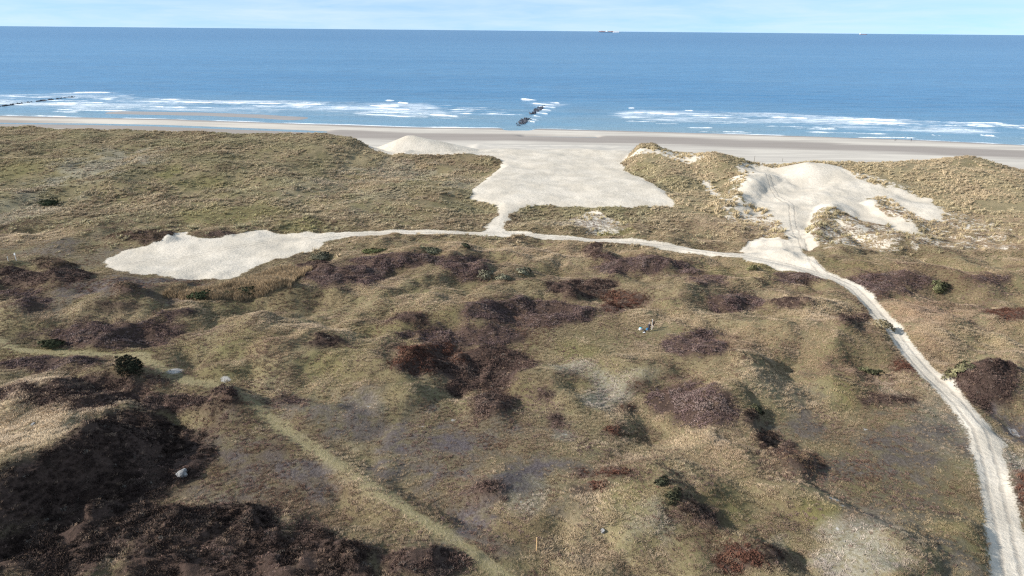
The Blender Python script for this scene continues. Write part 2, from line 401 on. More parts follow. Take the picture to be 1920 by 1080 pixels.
# ------------------------------------------------------------------ ground cover, all in metres
SAND_HOLLOW = ray_ground([(188, 491), (230, 471), (300, 451), (330, 437), (350, 436), (372, 447), (430, 441), (500, 434), (560, 437), (640, 437), (640, 446), (606, 455), (592, 468), (545, 480), (500, 490), (460, 510), (430, 525), (380, 524), (330, 524), (285, 517), (262, 517), (240, 515), (215, 507)], 6, 345)
SAND_DUNE = ray_ground([(1428, 309), (1445, 315), (1490, 308), (1520, 305), (1550, 308), (1572, 312), (1600, 329), (1640, 347), (1690, 354), (1740, 374), (1770, 400), (1762, 416), (1735, 412), (1695, 388), (1655, 370), (1622, 372), (1645, 388), (1700, 416), (1728, 440), (1690, 436), (1640, 419), (1590, 402), (1556, 390), (1536, 392), (1524, 410), (1518, 430), (1532, 464), (1478, 464), (1470, 436), (1462, 416), (1440, 396), (1400, 376), (1386, 356), (1400, 332), (1415, 318)], 12, 335)
SAND_PAD = ray_ground([(1385, 472), (1400, 451), (1430, 445), (1470, 447), (1485, 455), (1500, 455), (1515, 480), (1545, 505), (1556, 524), (1490, 511), (1440, 499), (1400, 486)], 6, 345)
SPECK = [ray_ground(p, 10, 335) for p in (
    [(1322, 338), (1345, 372), (1400, 418), (1462, 442), (1478, 420), (1432, 396), (1390, 372), (1360, 372), (1336, 350)],
    [(1535, 425), (1600, 405), (1700, 430), (1735, 450), (1640, 470), (1560, 455)],
    [(1720, 452), (1790, 448), (1905, 458), (1915, 468), (1800, 462)],
    [(1060, 410), (1110, 400), (1180, 420), (1160, 440), (1100, 440)],
    [(1180, 296), (1300, 288), (1325, 298), (1290, 306)],
    [(1390, 300), (1425, 310), (1415, 330), (1395, 345), (1380, 335)],
    [(1810, 430), (1860, 428), (1915, 445), (1880, 452)],
)]
SPRAY = ray_ground([(1375, 330), (1420, 306), (1560, 306), (1780, 385), (1915, 440), (1910, 470), (1740, 470), (1560, 468), (1480, 440), (1400, 440), (1340, 390)], 10, 335)
WIDE = ray_ground([(1812, 775), (1850, 790), (1880, 830), (1890, 880), (1870, 900), (1850, 850)], 6)

def cover(x, y):
    """signed distances and 0..1 cover fields at the given ground points"""
    c = {}
    s = np.interp(x, SHORE[:, 0], SHORE[:, 1]) - y
    yc = np.interp(x, CREST[:, 0], CREST[:, 1])
    toe = yc + 15 + 3 * fbm(x, y, 20, 91, 3)
    d = np.clip(y - toe, -6, 6)
    beach = d.copy()
    jag = 1.1 * fbm(x, y, 5.0, 93, 4, .6)
    jag2 = 1.5 * fbm(x, y, 7.0, 95, 3)
    ids = np.where(d > 0, 1, 0)
    for k, (P, j) in enumerate(((SAND_HOLLOW, 1.0), (NOTCH, 1.0), (MOUNDSAND, .8), (SAND_DUNE, 1.4), (SAND_PAD, .8), (WIDE, 1.0))):
        bb = (x > np.min(P, 0)[0] - 8) & (x < np.max(P, 0)[0] + 8) & (y > np.min(P, 0)[1] - 8) & (y < np.max(P, 0)[1] + 8)
        if not bb.any(): continue
        sd = poly_sd(P, x[bb], y[bb]) + j * jag[bb]
        ids[bb] = np.where((sd > 0) & (ids[bb] != 1), k + 2, ids[bb])
        d[bb] = np.maximum(d[bb], np.clip(sd, -6, 6))
    pd, po, pr, _ = line_d(PATH, x, y)
    w = PATHW + .55 * sst(60, 40, x) + 0.25 * fbm(x, y, 3.5, 97, 2) + 0.5 * sst(0, -60, y - 120) * 0
    ids = np.where((pd < w) & (ids != 1) & (ids != 3), 8, ids)
    d = np.maximum(d, np.clip(w - pd, -6, 6))
    td = line_d(TRACK, x, y)[0]
    c['track'] = (1 - sst(0.65, 1.35, td + 0.4 * fbm(x, y, 3, 99, 3))) * np.clip(.92 + .25 * fbm(x, y, 6, 98, 2), 0, 1)
    ids = np.where((td < 1.05) & (ids == 0), 9, ids)
    ppd = pd
    for T in TRAILS:
        d2, o2 = line_d(T, x, y)[:2]
        po = np.where(d2 < ppd, o2, po); ppd = np.minimum(ppd, d2)
    c['sand'] = d; c['pathoff'] = np.clip(po, -5, 5); c['id'] = ids; c['pathd'] = np.clip(ppd, 0, 5)
    sp = np.zeros(x.shape)
    for P in SPECK:
        bb = (x > np.min(P, 0)[0] - 6) & (x < np.max(P, 0)[0] + 6) & (y > np.min(P, 0)[1] - 6) & (y < np.max(P, 0)[1] + 6)
        if bb.any(): sp[bb] = np.maximum(sp[bb], sst(-2.5, 2.5, poly_sd(P, x[bb], y[bb]) + jag2[bb]))
    P = SPRAY
    bb = (x > np.min(P, 0)[0] - 6) & (x < np.max(P, 0)[0] + 6) & (y > np.min(P, 0)[1] - 6) & (y < np.max(P, 0)[1] + 6)
    if bb.any(): sp[bb] = np.maximum(sp[bb], .52 * sst(-5, 4, poly_sd(P, x[bb], y[bb]) + jag2[bb]))
    c['speck'] = sp
    c['shore'] = s
    h = np.zeros(x.shape)
    for (P, R, lo, hi, _h) in HEATH:
        bb = (x > lo[0] - 3) & (x < hi[0] + 3) & (y > lo[1] - 3) & (y < hi[1] + 3)
        if bb.any(): h[bb] = np.maximum(h[bb], sst(-1.6, 1.0, shrub_sd(P, R, x[bb], y[bb])))
    c['heath'] = h
    def blobs(L, seed, sh=.35):
        f = np.zeros(x.shape)
        for (cx, cy, rx, ry, a) in L:
            q = np.hypot((x - cx) / rx, (y - cy) / ry)
            bb = q < 2.0
            if bb.any(): f[bb] = np.maximum(f[bb], a * (1 - sst(0.35, 1.25, q[bb] + sh * fbm(x[bb], y[bb], 5.0, seed, 3))))
        return f
    c['crust'] = blobs(CRUST, 111, .6) * sst(-0.95, -0.1, fbm(x * .8, y, 5.0, 113, 3)); c['moss'] = blobs(MOSS, 117); c['pale'] = blobs(PALE, 121, .8); c['straw'] = blobs(STRAW_AND_LIT, 125); c['red'] = blobs(RED, 127)
    c['brown'] = np.maximum(blobs(BROWN, 129), .75 * np.exp(-((td - 2.3) / .9) ** 2) * sst(112, 100, y) * sst(-.6, .2, fbm(x, y, 3.5, 130, 3)))
    c['white'] = blobs(WHITE, 131, .5)
    return c

def EL(lst): return [pix_ellipse(*q[:4]) + (q[4],) for q in lst]
BROWN = EL([(980, 1010, 140, 60, .5), (820, 930, 130, 60, .6), (1000, 820, 120, 40, .4), (1560, 820, 120, 50, .4), (760, 800, 140, 40, .4), (1500, 960, 80, 40, .45), (60, 520, 120, 30, .6), (540, 540, 140, 24, .5), (1050, 530, 160, 24, .5), (950, 730, 90, 40, .5), (1720, 700, 60, 40, .4), (460, 870, 160, 75, 1), (560, 930, 110, 40, .9), (430, 800, 80, 40, .9), (900, 850, 200, 80, .5), (1000, 950, 120, 60, .45), (1650, 850, 180, 90, .45), (260, 540, 160, 25, .8), (1480, 870, 90, 40, .6), (1320, 960, 140, 70, .5), (700, 700, 120, 40, .35), (1000, 590, 260, 45, .45), (310, 735, 130, 30, .8), (860, 660, 200, 50, .5), (660, 510, 200, 28, .5), (1420, 560, 160, 30, .45), (120, 520, 150, 30, .7), (200, 630, 200, 28, .5), (640, 1000, 160, 80, .6), (1300, 700, 140, 50, .3), (1740, 545, 160, 28, .45), (1200, 495, 140, 24, .45), (1860, 720, 90, 50, .5), (1640, 690, 90, 40, .4)])
CRUST = EL([(870, 832, 190, 62, 1), (1000, 900, 120, 85, 1), (930, 985, 110, 60, 1), (800, 885, 130, 55, .9), (650, 800, 130, 45, .8), (540, 770, 50, 22, .7), (480, 900, 130, 60, .8), (560, 880, 70, 30, .9), (430, 830, 80, 60, .6), (1650, 830, 140, 60, .75), (1720, 780, 80, 25, .7), (1550, 900, 60, 50, .6), (1700, 950, 130, 60, .55), (1780, 1030, 60, 50, .7), (1900, 800, 45, 50, 1), (1895, 760, 40, 14, 1),
            (110, 460, 90, 12, .7), (250, 530, 110, 22, .9), (130, 560, 90, 16, .6), (180, 490, 40, 18, .5), (380, 560, 60, 10, .5), (1430, 545, 90, 12, .3), (620, 770, 40, 14, .5)])
MOSS = EL([(1090, 660, 60, 25, .7), (1150, 435, 35, 9, 1), (320, 325, 25, 7, .8), (430, 405, 110, 18, .7), (560, 420, 60, 12, .6), (380, 350, 50, 10, .5), (20, 320, 60, 14, .5), (1440, 500, 60, 12, .7), (1340, 510, 40, 10, .5), (640, 660, 70, 40, .4), (740, 620, 90, 25, .4), (1350, 940, 90, 40, .6), (1540, 960, 40, 18, 1), (1580, 730, 60, 25, .6), (850, 580, 80, 14, .4), (60, 660, 60, 10, .6), (180, 662, 140, 6, .8), (460, 640, 80, 20, .3), (400, 700, 90, 20, .4), (1690, 900, 140, 60, .35), (1780, 1000, 60, 60, .4), (460, 920, 60, 24, .4), (1180, 960, 70, 60, .5), (120, 500, 60, 9, .5), (1690, 640, 40, 10, .4), (1830, 640, 60, 16, .3), (1600, 500, 60, 14, .3), (330, 655, 90, 12, .4)])
PALE = EL([(1130, 740, 45, 40, .8), (1080, 685, 40, 14, .7), (1180, 715, 60, 12, .5), (1560, 1000, 60, 40, .9), (1600, 1050, 60, 30, .9), (1190, 985, 50, 40, .6), (980, 925, 40, 30, .6), (1060, 815, 18, 10, .8), (700, 760, 40, 14, .4), (30, 400, 70, 20, .5), (190, 310, 60, 18, .8), (740, 330, 80, 20, .5), (700, 370, 60, 20, .3), (1110, 420, 60, 12, .6), (880, 350, 60, 18, .4), (600, 345, 60, 20, .3), (1860, 850, 60, 80, .5), (1900, 860, 40, 50, .9), (1650, 975, 26, 40, .6)])
STRAW_AND_LIT = EL([(70, 800, 170, 95, 1), (20, 760, 120, 50, 1), (1480, 740, 130, 25, .7), (700, 530, 80, 25, .5), (1550, 590, 90, 25, .7), (1400, 550, 120, 20, .5), (1000, 470, 200, 20, .5), (1790, 620, 120, 40, .6), (1130, 960, 80, 70, .6), (1080, 1040, 90, 40, .6), (1280, 600, 120, 20, .4), (800, 560, 90, 20, .4), (1450, 900, 80, 50, .4), (1330, 820, 90, 40, .3), (620, 860, 60, 30, .5), (680, 920, 80, 40, .5), (1720, 600, 80, 30, .5), (1330, 380, 90, 60, .5), (1700, 320, 260, 40, .7), (1850, 380, 160, 50, .5), (680, 280, 90, 18, .6), (1300, 300, 90, 30, .7), (560, 610, 90, 14, .4), (150, 600, 110, 8, .6), (40, 445, 60, 12, .7)])  # straw grass; the first entries also paint the sunlit dune slope brighter
RED = EL([(1740, 575, 110, 35, .6), (1700, 640, 60, 30, .5), (1600, 700, 90, 40, .35), (1500, 860, 90, 50, .4), (1600, 960, 60, 40, .4), (1420, 650, 160, 30, .3), (950, 1000, 80, 40, .3), (640, 940, 60, 40, .3), (860, 300, 120, 14, .35), (780, 360, 90, 20, .35), (500, 640, 60, 20, .4), (570, 930, 90, 40, .7), (860, 470, 120, 14, .3), (1340, 860, 60, 40, .3), (1650, 400, 90, 16, .4), (1700, 500, 200, 14, .3)])
WHITE = EL([(328, 696, 16, 7, 1), (422, 716, 12, 4, 1), (790, 800, 14, 6, .9), (850, 788, 6, 5, .9), (690, 763, 12, 4, .8), (600, 795, 8, 4, .7), (640, 758, 12, 4, .8), (978, 942, 12, 9, .8), (1060, 818, 14, 6, .8), (1622, 806, 8, 4, .9), (1565, 937, 9, 4, .9), (1578, 950, 7, 3, .9), (1130, 1004, 7, 4, .9), (1568, 996, 5, 4, .9), (1180, 980, 24, 18, .4), (1770, 798, 10, 5, .5), (1765, 895, 12, 8, .5), (1755, 820, 7, 5, .6), (1900, 812, 14, 6, .8), (338, 900, 14, 8, .6), (560, 440, 26, 5, .6), (540, 430, 30, 5, .6), (790, 500, 16, 5, .5), (1640, 1010, 14, 20, .5), (1580, 1019, 8, 5, .8), (62, 799, 4, 3, .9)])

# ------------------------------------------------------------------ ground sheet
def steps(a, b, h0, h1):
    o = [a]
    while o[-1] < b:
        o.append(o[-1] + h0 + (h1 - h0) * (o[-1] - a) / (b - a))
    return o
xs_r = steps(0, 70, .42, .5)[:-1] + steps(70, 135, .5, .8)[:-1] + steps(135, 340, .9, 2.2)[:-1] + steps(340, 2400, 3, 160)
gx = np.array(sorted([-q for q in xs_r[1:]] + xs_r))
gy = np.array(sorted([-q for q in steps(-48, 300, .6, 40)][1:] + steps(48, 125, .38, .5)[:-1] + steps(125, 215, .5, .8)[:-1] + steps(215, 345, .8, 1.2)[:-1] + steps(345, 540, 1.3, 3)[:-1] + steps(540, 900, 5, 60)))
GX, GY = np.meshgrid(gx, gy, indexing='xy')
fxx, fyy = GX.ravel(), GY.ravel()
ZZ = H(fxx, fyy)
CV = cover(fxx, fyy)
# wheel ruts and trodden sand are real relief where the sheet is fine enough
ZZ = ZZ - 0.10 * sst(-0.1, 0.8, CV['sand']) * (CV['id'] >= 8) + 0
nx, ny = len(gx), len(gy)
ZG = ZZ.reshape(ny, nx)

def sample(A, x, y):
    i = np.clip(np.searchsorted(gx, x) - 1, 0, nx - 2); j = np.clip(np.searchsorted(gy, y) - 1, 0, ny - 2)
    a = np.clip((x - gx[i]) / (gx[i + 1] - gx[i]), 0, 1); b = np.clip((y - gy[j]) / (gy[j + 1] - gy[j]), 0, 1)
    A = A.reshape(ny, nx)
    return (A[j, i] * (1 - a) + A[j, i + 1] * a) * (1 - b) + (A[j + 1, i] * (1 - a) + A[j + 1, i + 1] * a) * b

def gz(x, y):
    return float(sample(ZZ, np.array([x]), np.array([y]))[0])

# normals of the whole sheet so that its pieces join without a seam
dzx = np.gradient(ZG, gx, axis=1); dzy = np.gradient(ZG, gy, axis=0)
NN = np.stack([-dzx, -dzy, np.ones_like(ZG)], -1).reshape(-1, 3)
NN /= np.linalg.norm(NN, axis=1)[:, None]

def tag(o, label=None, cat=None, group=None, kind=None):
    if label: o['label'] = label
    if cat: o['category'] = cat
    if group: o['group'] = group
    if kind: o['kind'] = kind
    return o

def mesh_np(name, V, F, mat=None, smooth=True, k=None):
    """fast mesh from arrays; F has shape (n,3) or (n,4)"""
    me = bpy.data.meshes.new(name)
    n, w = F.shape
    me.vertices.add(len(V)); me.vertices.foreach_set('co', np.ascontiguousarray(V, np.float32).ravel())
    me.loops.add(n * w); me.loops.foreach_set('vertex_index', np.ascontiguousarray(F, np.int32).ravel())
    me.polygons.add(n); me.polygons.foreach_set('loop_start', np.arange(0, n * w, w, dtype=np.int32))
    me.polygons.foreach_set('use_smooth', np.full(n, smooth))
    me.update(calc_edges=True)
    if mat: me.materials.append(mat)
    return me

def fattr(me, name, vals, typ='FLOAT'):
    a = me.attributes.new(name, typ, 'POINT')
    if typ == 'FLOAT': a.data.foreach_set('value', np.ascontiguousarray(vals, np.float32))
    elif typ == 'FLOAT_COLOR': a.data.foreach_set('color', np.ascontiguousarray(vals, np.float32).ravel())
    elif typ == 'FLOAT_VECTOR': a.data.foreach_set('vector', np.ascontiguousarray(vals, np.float32).ravel())

def put(name, me, parent=None):
    o = bpy.data.objects.new(name, me)
    COL.objects.link(o)
    if parent: o.parent = parent
    return o

# ---- node shorthand
class NT:
    def __init__(s, name):
        s.mat = bpy.data.materials.new(name); s.mat.use_nodes = True
        s.n = s.mat.node_tree.nodes; s.l = s.mat.node_tree.links
        s.n.clear()
        s.out = s.n.new('ShaderNodeOutputMaterial'); s.p = s.n.new('ShaderNodeBsdfPrincipled')
        s.l.new(s.p.outputs[0], s.out.inputs[0])
        s.p.inputs['Specular IOR Level'].default_value = 0.25
        s.pos = s.n.new('ShaderNodeNewGeometry').outputs['Position']
    def set(s, sock, v):
        if isinstance(v, bpy.types.NodeSocket): s.l.new(v, sock)
        elif isinstance(v, (tuple, list)): sock.default_value = tuple(v) + ((1,) if len(v) == 3 and len(sock.default_value) == 4 else ())
        else: sock.default_value = v
    def attr(s, name, inst=False, out='Fac'):
        a = s.n.new('ShaderNodeAttribute'); a.attribute_name = name
        if inst: a.attribute_type = 'INSTANCER'
        return a.outputs[out]
    def noise(s, scale, detail=4, rough=.55, vec=None, sc=None, dist=0):
        t = s.n.new('ShaderNodeTexNoise'); t.inputs['Scale'].default_value = scale; t.inputs['Detail'].default_value = detail; t.inputs['Roughness'].default_value = rough; t.inputs['Distortion'].default_value = dist
        v = vec or s.pos
        if sc:
            mp = s.n.new('ShaderNodeMapping'); mp.inputs['Scale'].default_value = sc; s.l.new(v, mp.inputs['Vector']); v = mp.outputs[0]
        s.l.new(v, t.inputs['Vector'])
        return t.outputs['Fac']
    def math(s, op, a, b=0.0, c=0.0):
        t = s.n.new('ShaderNodeMath'); t.operation = op
        s.set(t.inputs[0], a); s.set(t.inputs[1], b); s.set(t.inputs[2], c)
        return t.outputs[0]
    def rng(s, v, a, b, c=0., d=1., smooth=True):
        t = s.n.new('ShaderNodeMapRange'); t.interpolation_type = 'SMOOTHSTEP' if smooth else 'LINEAR'
        s.set(t.inputs['Value'], v)
        for k, q in zip(('From Min', 'From Max', 'To Min', 'To Max'), (a, b, c, d)): s.set(t.inputs[k], q)
        return t.outputs['Result']
    def mix(s, f, a, b, mode='MIX'):
        t = s.n.new('ShaderNodeMix'); t.data_type = 'RGBA'; t.blend_type = mode
        s.set(t.inputs[0], f); s.set(t.inputs[6], a); s.set(t.inputs[7], b)
        return t.outputs[2]
    def lie(s, inst, k):
        # blades lie along the turf: their sheen follows the slope they grow on
        g = s.n.new('ShaderNodeNewGeometry').outputs['Normal']
        sc = s.n.new('ShaderNodeVectorMath'); sc.operation = 'SCALE'; s.l.new(g, sc.inputs[0]); sc.inputs['Scale'].default_value = k
        ad = s.n.new('ShaderNodeVectorMath'); ad.operation = 'ADD'; s.l.new(s.attr('lie', inst, 'Vector'), ad.inputs[0]); s.l.new(sc.outputs[0], ad.inputs[1])
        nm = s.n.new('ShaderNodeVectorMath'); nm.operation = 'NORMALIZE'; s.l.new(ad.outputs[0], nm.inputs[0])
        return nm.outputs[0]
    def bump(s, h, strength, dist):
        t = s.n.new('ShaderNodeBump'); s.set(t.inputs['Strength'], strength); t.inputs['Distance'].default_value = dist
        s.l.new(h, t.inputs['Height'])
        return t.outputs[0]

def plain(name, col, rough=.8, var=.25, scale=6.0):
    t = NT(name)
    n = t.noise(scale, 3)
    c2 = tuple(q * (1 - var) for q in col)
    t.set(t.p.inputs['Base Color'], t.mix(n, c2, tuple(min(1, q * (1 + var)) for q in col)))
    t.p.inputs['Roughness'].default_value = rough
    return t.mat

def ground_material():
    t = NT('dune_ground')
    A = {k: t.attr(k) for k in ('sand', 'heath', 'crust', 'moss', 'pale', 'straw', 'red', 'white', 'brown', 'track', 'speck', 'shore', 'pathoff', 'pathd', 'beach')}
    n1 = t.noise(0.55, 5, .6); n2 = t.noise(2.6, 5, .65); n3 = t.noise(0.11, 4, .6); n4 = t.noise(9, 3, .6)
    g = t.mix(t.rng(n1, .35, .66), (.165, .140, .072), (.29, .225, .125))
    g = t.mix(t.rng(n2, .42, .68), g, (.38, .31, .19))
    g = t.mix(t.rng(n3, .40, .62, 0, .6), g, (.19, .17, .075))
    g = t.mix(.38, g, (.10, .08, .048))
    g = t.mix(t.math('MULTIPLY', A['straw'], t.rng(n2, .3, .6, .4, .95)), g, (.33, .265, .16))
    g = t.mix(t.math('MULTIPLY', A['red'], t.rng(n1, .35, .6, .3, .9)), g, (.17, .105, .07))
    g = t.mix(t.math('MULTIPLY', A['moss'], t.rng(n2, .3, .6, .35, .95)), g, (.155, .145, .05))
    g = t.mix(t.math('MULTIPLY', A['pale'], t.rng(n2, .32, .62, .2, .9)), g, (.30, .28, .225))
    g = t.mix(t.math('MULTIPLY', A['brown'], t.rng(n1, .3, .6, .3, .95)), g, (.115, .08, .045))
    cr = t.mix(t.rng(n2, .35, .65), (.066, .053, .055), (.125, .106, .108))
    g = t.mix(t.math('MULTIPLY', A['crust'], t.rng(n1, .30, .56, .35, 1)), g, cr)
    he = t.mix(t.rng(n2, .3, .7), (.04, .025, .02), (.088, .056, .046))
    g = t.mix(A['heath'], g, he)
    tr = t.mix(t.rng(n2, .35, .65), (.22, .19, .10), (.31, .26, .155))
    g = t.mix(t.math('MULTIPLY', A['track'], .85), g, tr)
    g = t.mix(t.rng(t.math('MULTIPLY', A['white'], t.math('ADD', t.math('MULTIPLY', n2, 1.4), t.math('MULTIPLY', n4, .9))), .70, 1.05, 0, .8), g, (.47, .45, .43))
    g = t.mix(t.rng(n4, .3, .7, .0, .35), g, (.05, .04, .025))
    # dry sand
    sd = t.mix(t.rng(n3, .35, .65), (.475, .422, .345), (.58, .52, .435))
    sd = t.mix(t.rng(t.noise(1.3, 6, .7), .42, .72, 0, .45), sd, (.33, .29, .235))
    sd = t.mix(t.rng(t.noise(.16, 5, .65, sc=(1, .5, 1)), .45, .72, 0, .40), sd, (.36, .325, .275))
    sd = t.mix(t.rng(n4, .35, .75, 0, .25), sd, (.38, .34, .29))
    rut = t.math('ABSOLUTE', t.math('SUBTRACT', t.math('ABSOLUTE', t.math('ADD', A['pathoff'], t.math('MULTIPLY', t.math('SUBTRACT', n1, .5), .9))), .75))
    rutm = t.math('MULTIPLY', t.rng(rut, .05, .38, 1, 0), t.rng(A['pathd'], 1.6, 1.9, 1, 0))
    sd = t.mix(t.math('MULTIPLY', rutm, t.rng(n1, .35, .6, .15, .6)), sd, (.27, .235, .195))
    # beach: damp bands along the shore
    st = t.noise(.05, 5, .6, sc=(.35, 2.2, 1)); st2 = t.noise(.022, 4, .6, sc=(.3, 2.5, 1))
    sh = t.math('ADD', A['shore'], t.math('MULTIPLY', t.math('SUBTRACT', st2, .5), 34))
    damp = t.math('MAXIMUM', t.rng(sh, 3, 12, 1, 0), t.math('MULTIPLY', t.rng(sh, 26, 36), t.rng(sh, 58, 72, 1, 0)))
    wetc = t.mix(st, (.22, .19, .165), (.29, .255, .23))
    bc = t.mix(t.rng(st, .35, .7), (.40, .365, .32), (.52, .475, .41))
    bc = t.mix(t.math('MULTIPLY', damp, .92), bc, wetc)
    isb = t.rng(t.math('ADD', A['beach'], t.math('MULTIPLY', t.math('SUBTRACT', st, .5), 6)), -1, 12)
    sd = t.mix(isb, sd, bc)
    e = t.math('ADD', A['sand'], t.math('ADD', t.math('MULTIPLY', t.math('SUBTRACT', n2, .5), 2.2), t.math('MULTIPLY', t.math('SUBTRACT', n4, .5), .8)))
    sm = t.rng(e, -.35, .25)
    spk = t.rng(t.math('ADD', A['speck'], t.math('MULTIPLY', t.math('SUBTRACT', n1, .5), 1.6)), .42, .62, 0, .95)
    sm = t.math('MAXIMUM', sm, spk)
    t.set(t.p.inputs['Base Color'], t.mix(sm, g, sd))
    wet = t.math('MULTIPLY', t.rng(A['shore'], 2, 8, 1, 0), isb)
    t.set(t.p.inputs['Roughness'], t.rng(wet, 0, 1, .95, .45))
    t.set(t.p.inputs['Specular IOR Level'], t.rng(wet, 0, 1, .12, .4))
    # relief: coarse turf against trampled sand
    hs = t.math('ADD', t.math('MULTIPLY', t.noise(1.2, 6, .68), .95), t.math('MULTIPLY', t.noise(5.0, 3, .6), .22))
    hs = t.math('SUBTRACT', hs, t.math('MULTIPLY', rutm, .22))
    hg = t.math('ADD', t.math('MULTIPLY', n2, 1.0), t.math('MULTIPLY', n4, .5))
    hb = t.mix(isb, hs, t.math('MULTIPLY', hs, .25))
    hh = t.mix(sm, hg, hb)
    t.set(t.p.inputs['Normal'], t.bump(hh, .8, .28))
    return t.mat
M_GROUND = ground_material()

idx = np.arange(nx * ny).reshape(ny, nx)
QF = np.stack([idx[:-1, :-1], idx[:-1, 1:], idx[1:, 1:], idx[1:, :-1]], -1).reshape(-1, 4)
fid = CV['id'][QF[:, 0]]
zf = ZZ[QF].max(1)
yf = fyy[QF[:, 0]]; xf = fxx[QF[:, 0]]
shf = CV['shore'][QF[:, 0]]
CV['beach'] = np.clip(fyy - np.interp(fxx, CREST[:, 0], CREST[:, 1]) - 15, -30, 60)
keep = zf > -5
fid = np.where((fid == 1) & (shf < -18) & (zf > -.6), 10, fid)
PIECES = {0: ('ground', 'grassy dune ground'), 1: ('beach', 'pale grey beach along the sea'), 2: ('sand_hollow', 'bare white sand hollow on the left'), 3: ('sand_flat', 'wide bare sand gap through the foredune'), 4: ('sand_mound', 'bare sand cone left of the gap'),
          5: ('sand_dune', 'tall bare sand dune on the right'), 6: ('sand_pad', 'trampled sand pad where the paths meet'), 8: ('sand_path', 'white sandy footpath'), 9: ('grass_track', 'mown grass track'), 10: ('sandbar', 'low sandbar in the surf')}
fid = np.where(fid == 7, 8, fid)
for k, (nm, lab) in PIECES.items():
    f = QF[(fid == k) & keep]
    if len(f) == 0: continue
    u, inv = np.unique(f, return_inverse=True)
    me = mesh_np(nm, np.stack([fxx[u], fyy[u], ZZ[u]], 1), inv.reshape(f.shape), M_GROUND)
    for a in ('sand', 'heath', 'crust', 'moss', 'pale', 'straw', 'red', 'white', 'brown', 'track', 'speck', 'shore', 'pathoff', 'pathd', 'beach'):
        fattr(me, a, CV[a][u])
    me.normals_split_custom_set_from_vertices(NN[u])
    tag(put(nm, me), lab, kind='structure')

# ------------------------------------------------------------------ sea
BREAK = [(130, 213, 174, 174, 1.0, 5), (0, 130, 186, 181, .55, 9), (205, 262, 180, 178, .45, 5), (80, 152, 197, 196, .8, 4), (60, 300, 201, 201, .35, 8), (295, 342, 186, 187, 1, 4), (230, 430, 190, 193, .75, 7), (380, 640, 193, 197, .9, 6), (440, 700, 199, 203, .55, 8), (560, 860, 201, 214, .45, 8),
         (720, 742, 189, 189, 1, 4), (745, 768, 192, 194, 1, 5), (683, 757, 198, 200, .9, 5), (700, 778, 203, 206, .8, 5), (800, 866, 215, 219, .9, 4), (790, 852, 208, 212, .45, 6), (640, 790, 212, 220, .55, 5), (560, 720, 206, 213, .4, 7), (780, 830, 194, 196, .4, 9),
         (973, 1010, 186, 188, 1, 5), (1028, 1052, 193, 194, 1, 4), (994, 1048, 194, 198, .8, 9), (1006, 1046, 200, 203, .7, 9), (1006, 1038, 205, 208, .75, 9), (1000, 1030, 210, 214, .65, 9), (996, 1018, 216, 220, .75, 8), (990, 1012, 222, 226, .65, 8), (988, 1006, 227, 230, .7, 6), (915, 940, 230, 230, .5, 3),
         (1175, 1190, 203, 203, .9, 3), (1180, 1285, 212, 215, .9, 5), (1280, 1303, 207, 208, .95, 4), (1150, 1245, 220, 221, .55, 6), (1355, 1392, 213, 214, .5, 3), (1435, 1522, 220, 223, .9, 4), (1490, 1545, 225, 227, .5, 4), (1285, 1430, 219, 224, .6, 6), (1605, 1692, 223, 227, 1, 5), (1580, 1725, 227, 233, .8, 5), (1540, 1645, 229, 234, .5, 6), (1660, 1740, 230, 233, .6, 5), (1430, 1560, 227, 234, .45, 6), (1760, 1806, 235, 237, .85, 4), (1770, 1850, 238, 246, .4, 9), (1805, 1842, 244, 246, .6, 4), (1830, 1866, 253, 255, .8, 3), (1735, 1778, 252, 257, .5, 3), (1280, 1390, 229, 233, .4, 4), (1680, 1740, 241, 244, .4, 4), (1230, 1300, 224, 228, .35, 6), (1905, 1960, 240, 243, .6, 5), (-60, 10, 190, 187, .6, 6)]
_r = random.Random(9)
for k in range(190):
    if k % 5 < 3: u = _r.uniform(-80, 850); vs = np.interp(u, [0, 300, 540, 860], [216, 221, 229, 239]); top = np.interp(u, [0, 300, 700, 860], [176, 184, 190, 200])
    else: u = _r.uniform(1150, 1960); vs = np.interp(u, [1200, 1500, 1700, 1920], [245, 254, 261, 271]); top = np.interp(u, [1150, 1500, 1700, 1920], [208, 215, 222, 236])
    v = top + (vs - top) * min(1, abs(_r.gauss(0, .38)) + .05)
    if 200 < u < 570 and v > 205: continue
    l = _r.uniform(50, 200); sl = (vs - top) * 0 + .018
    BREAK.append((u, u + l, v, v + l * sl, _r.uniform(.3, .75), _r.uniform(1.6, 3.4)))
sx = np.array(sorted([-q for q in steps(0, 560, 1.5, 3.2)[1:]] + steps(0, 560, 1.5, 3.2)))
sx = np.concatenate([-np.geomspace(60000, 600, 40), sx, np.geomspace(600, 60000, 40)])
sy = np.array([-400, 0, 200] + steps(330, 700, .9, 2.2)[:-1] + np.geomspace(700, 29000, 60).tolist())
SX, SY = np.meshgrid(sx, sy)
SXf, SYf = SX.ravel(), SY.ravel()
near = (np.abs(SXf) < 620) & (SYf > 325) & (SYf < 720)
foam = np.zeros(SXf.shape); crest = np.zeros(SXf.shape)
bx, by = SXf[near], SYf[near]
fo = np.zeros(bx.shape); cr = np.zeros(bx.shape); wsh = np.zeros(bx.shape)
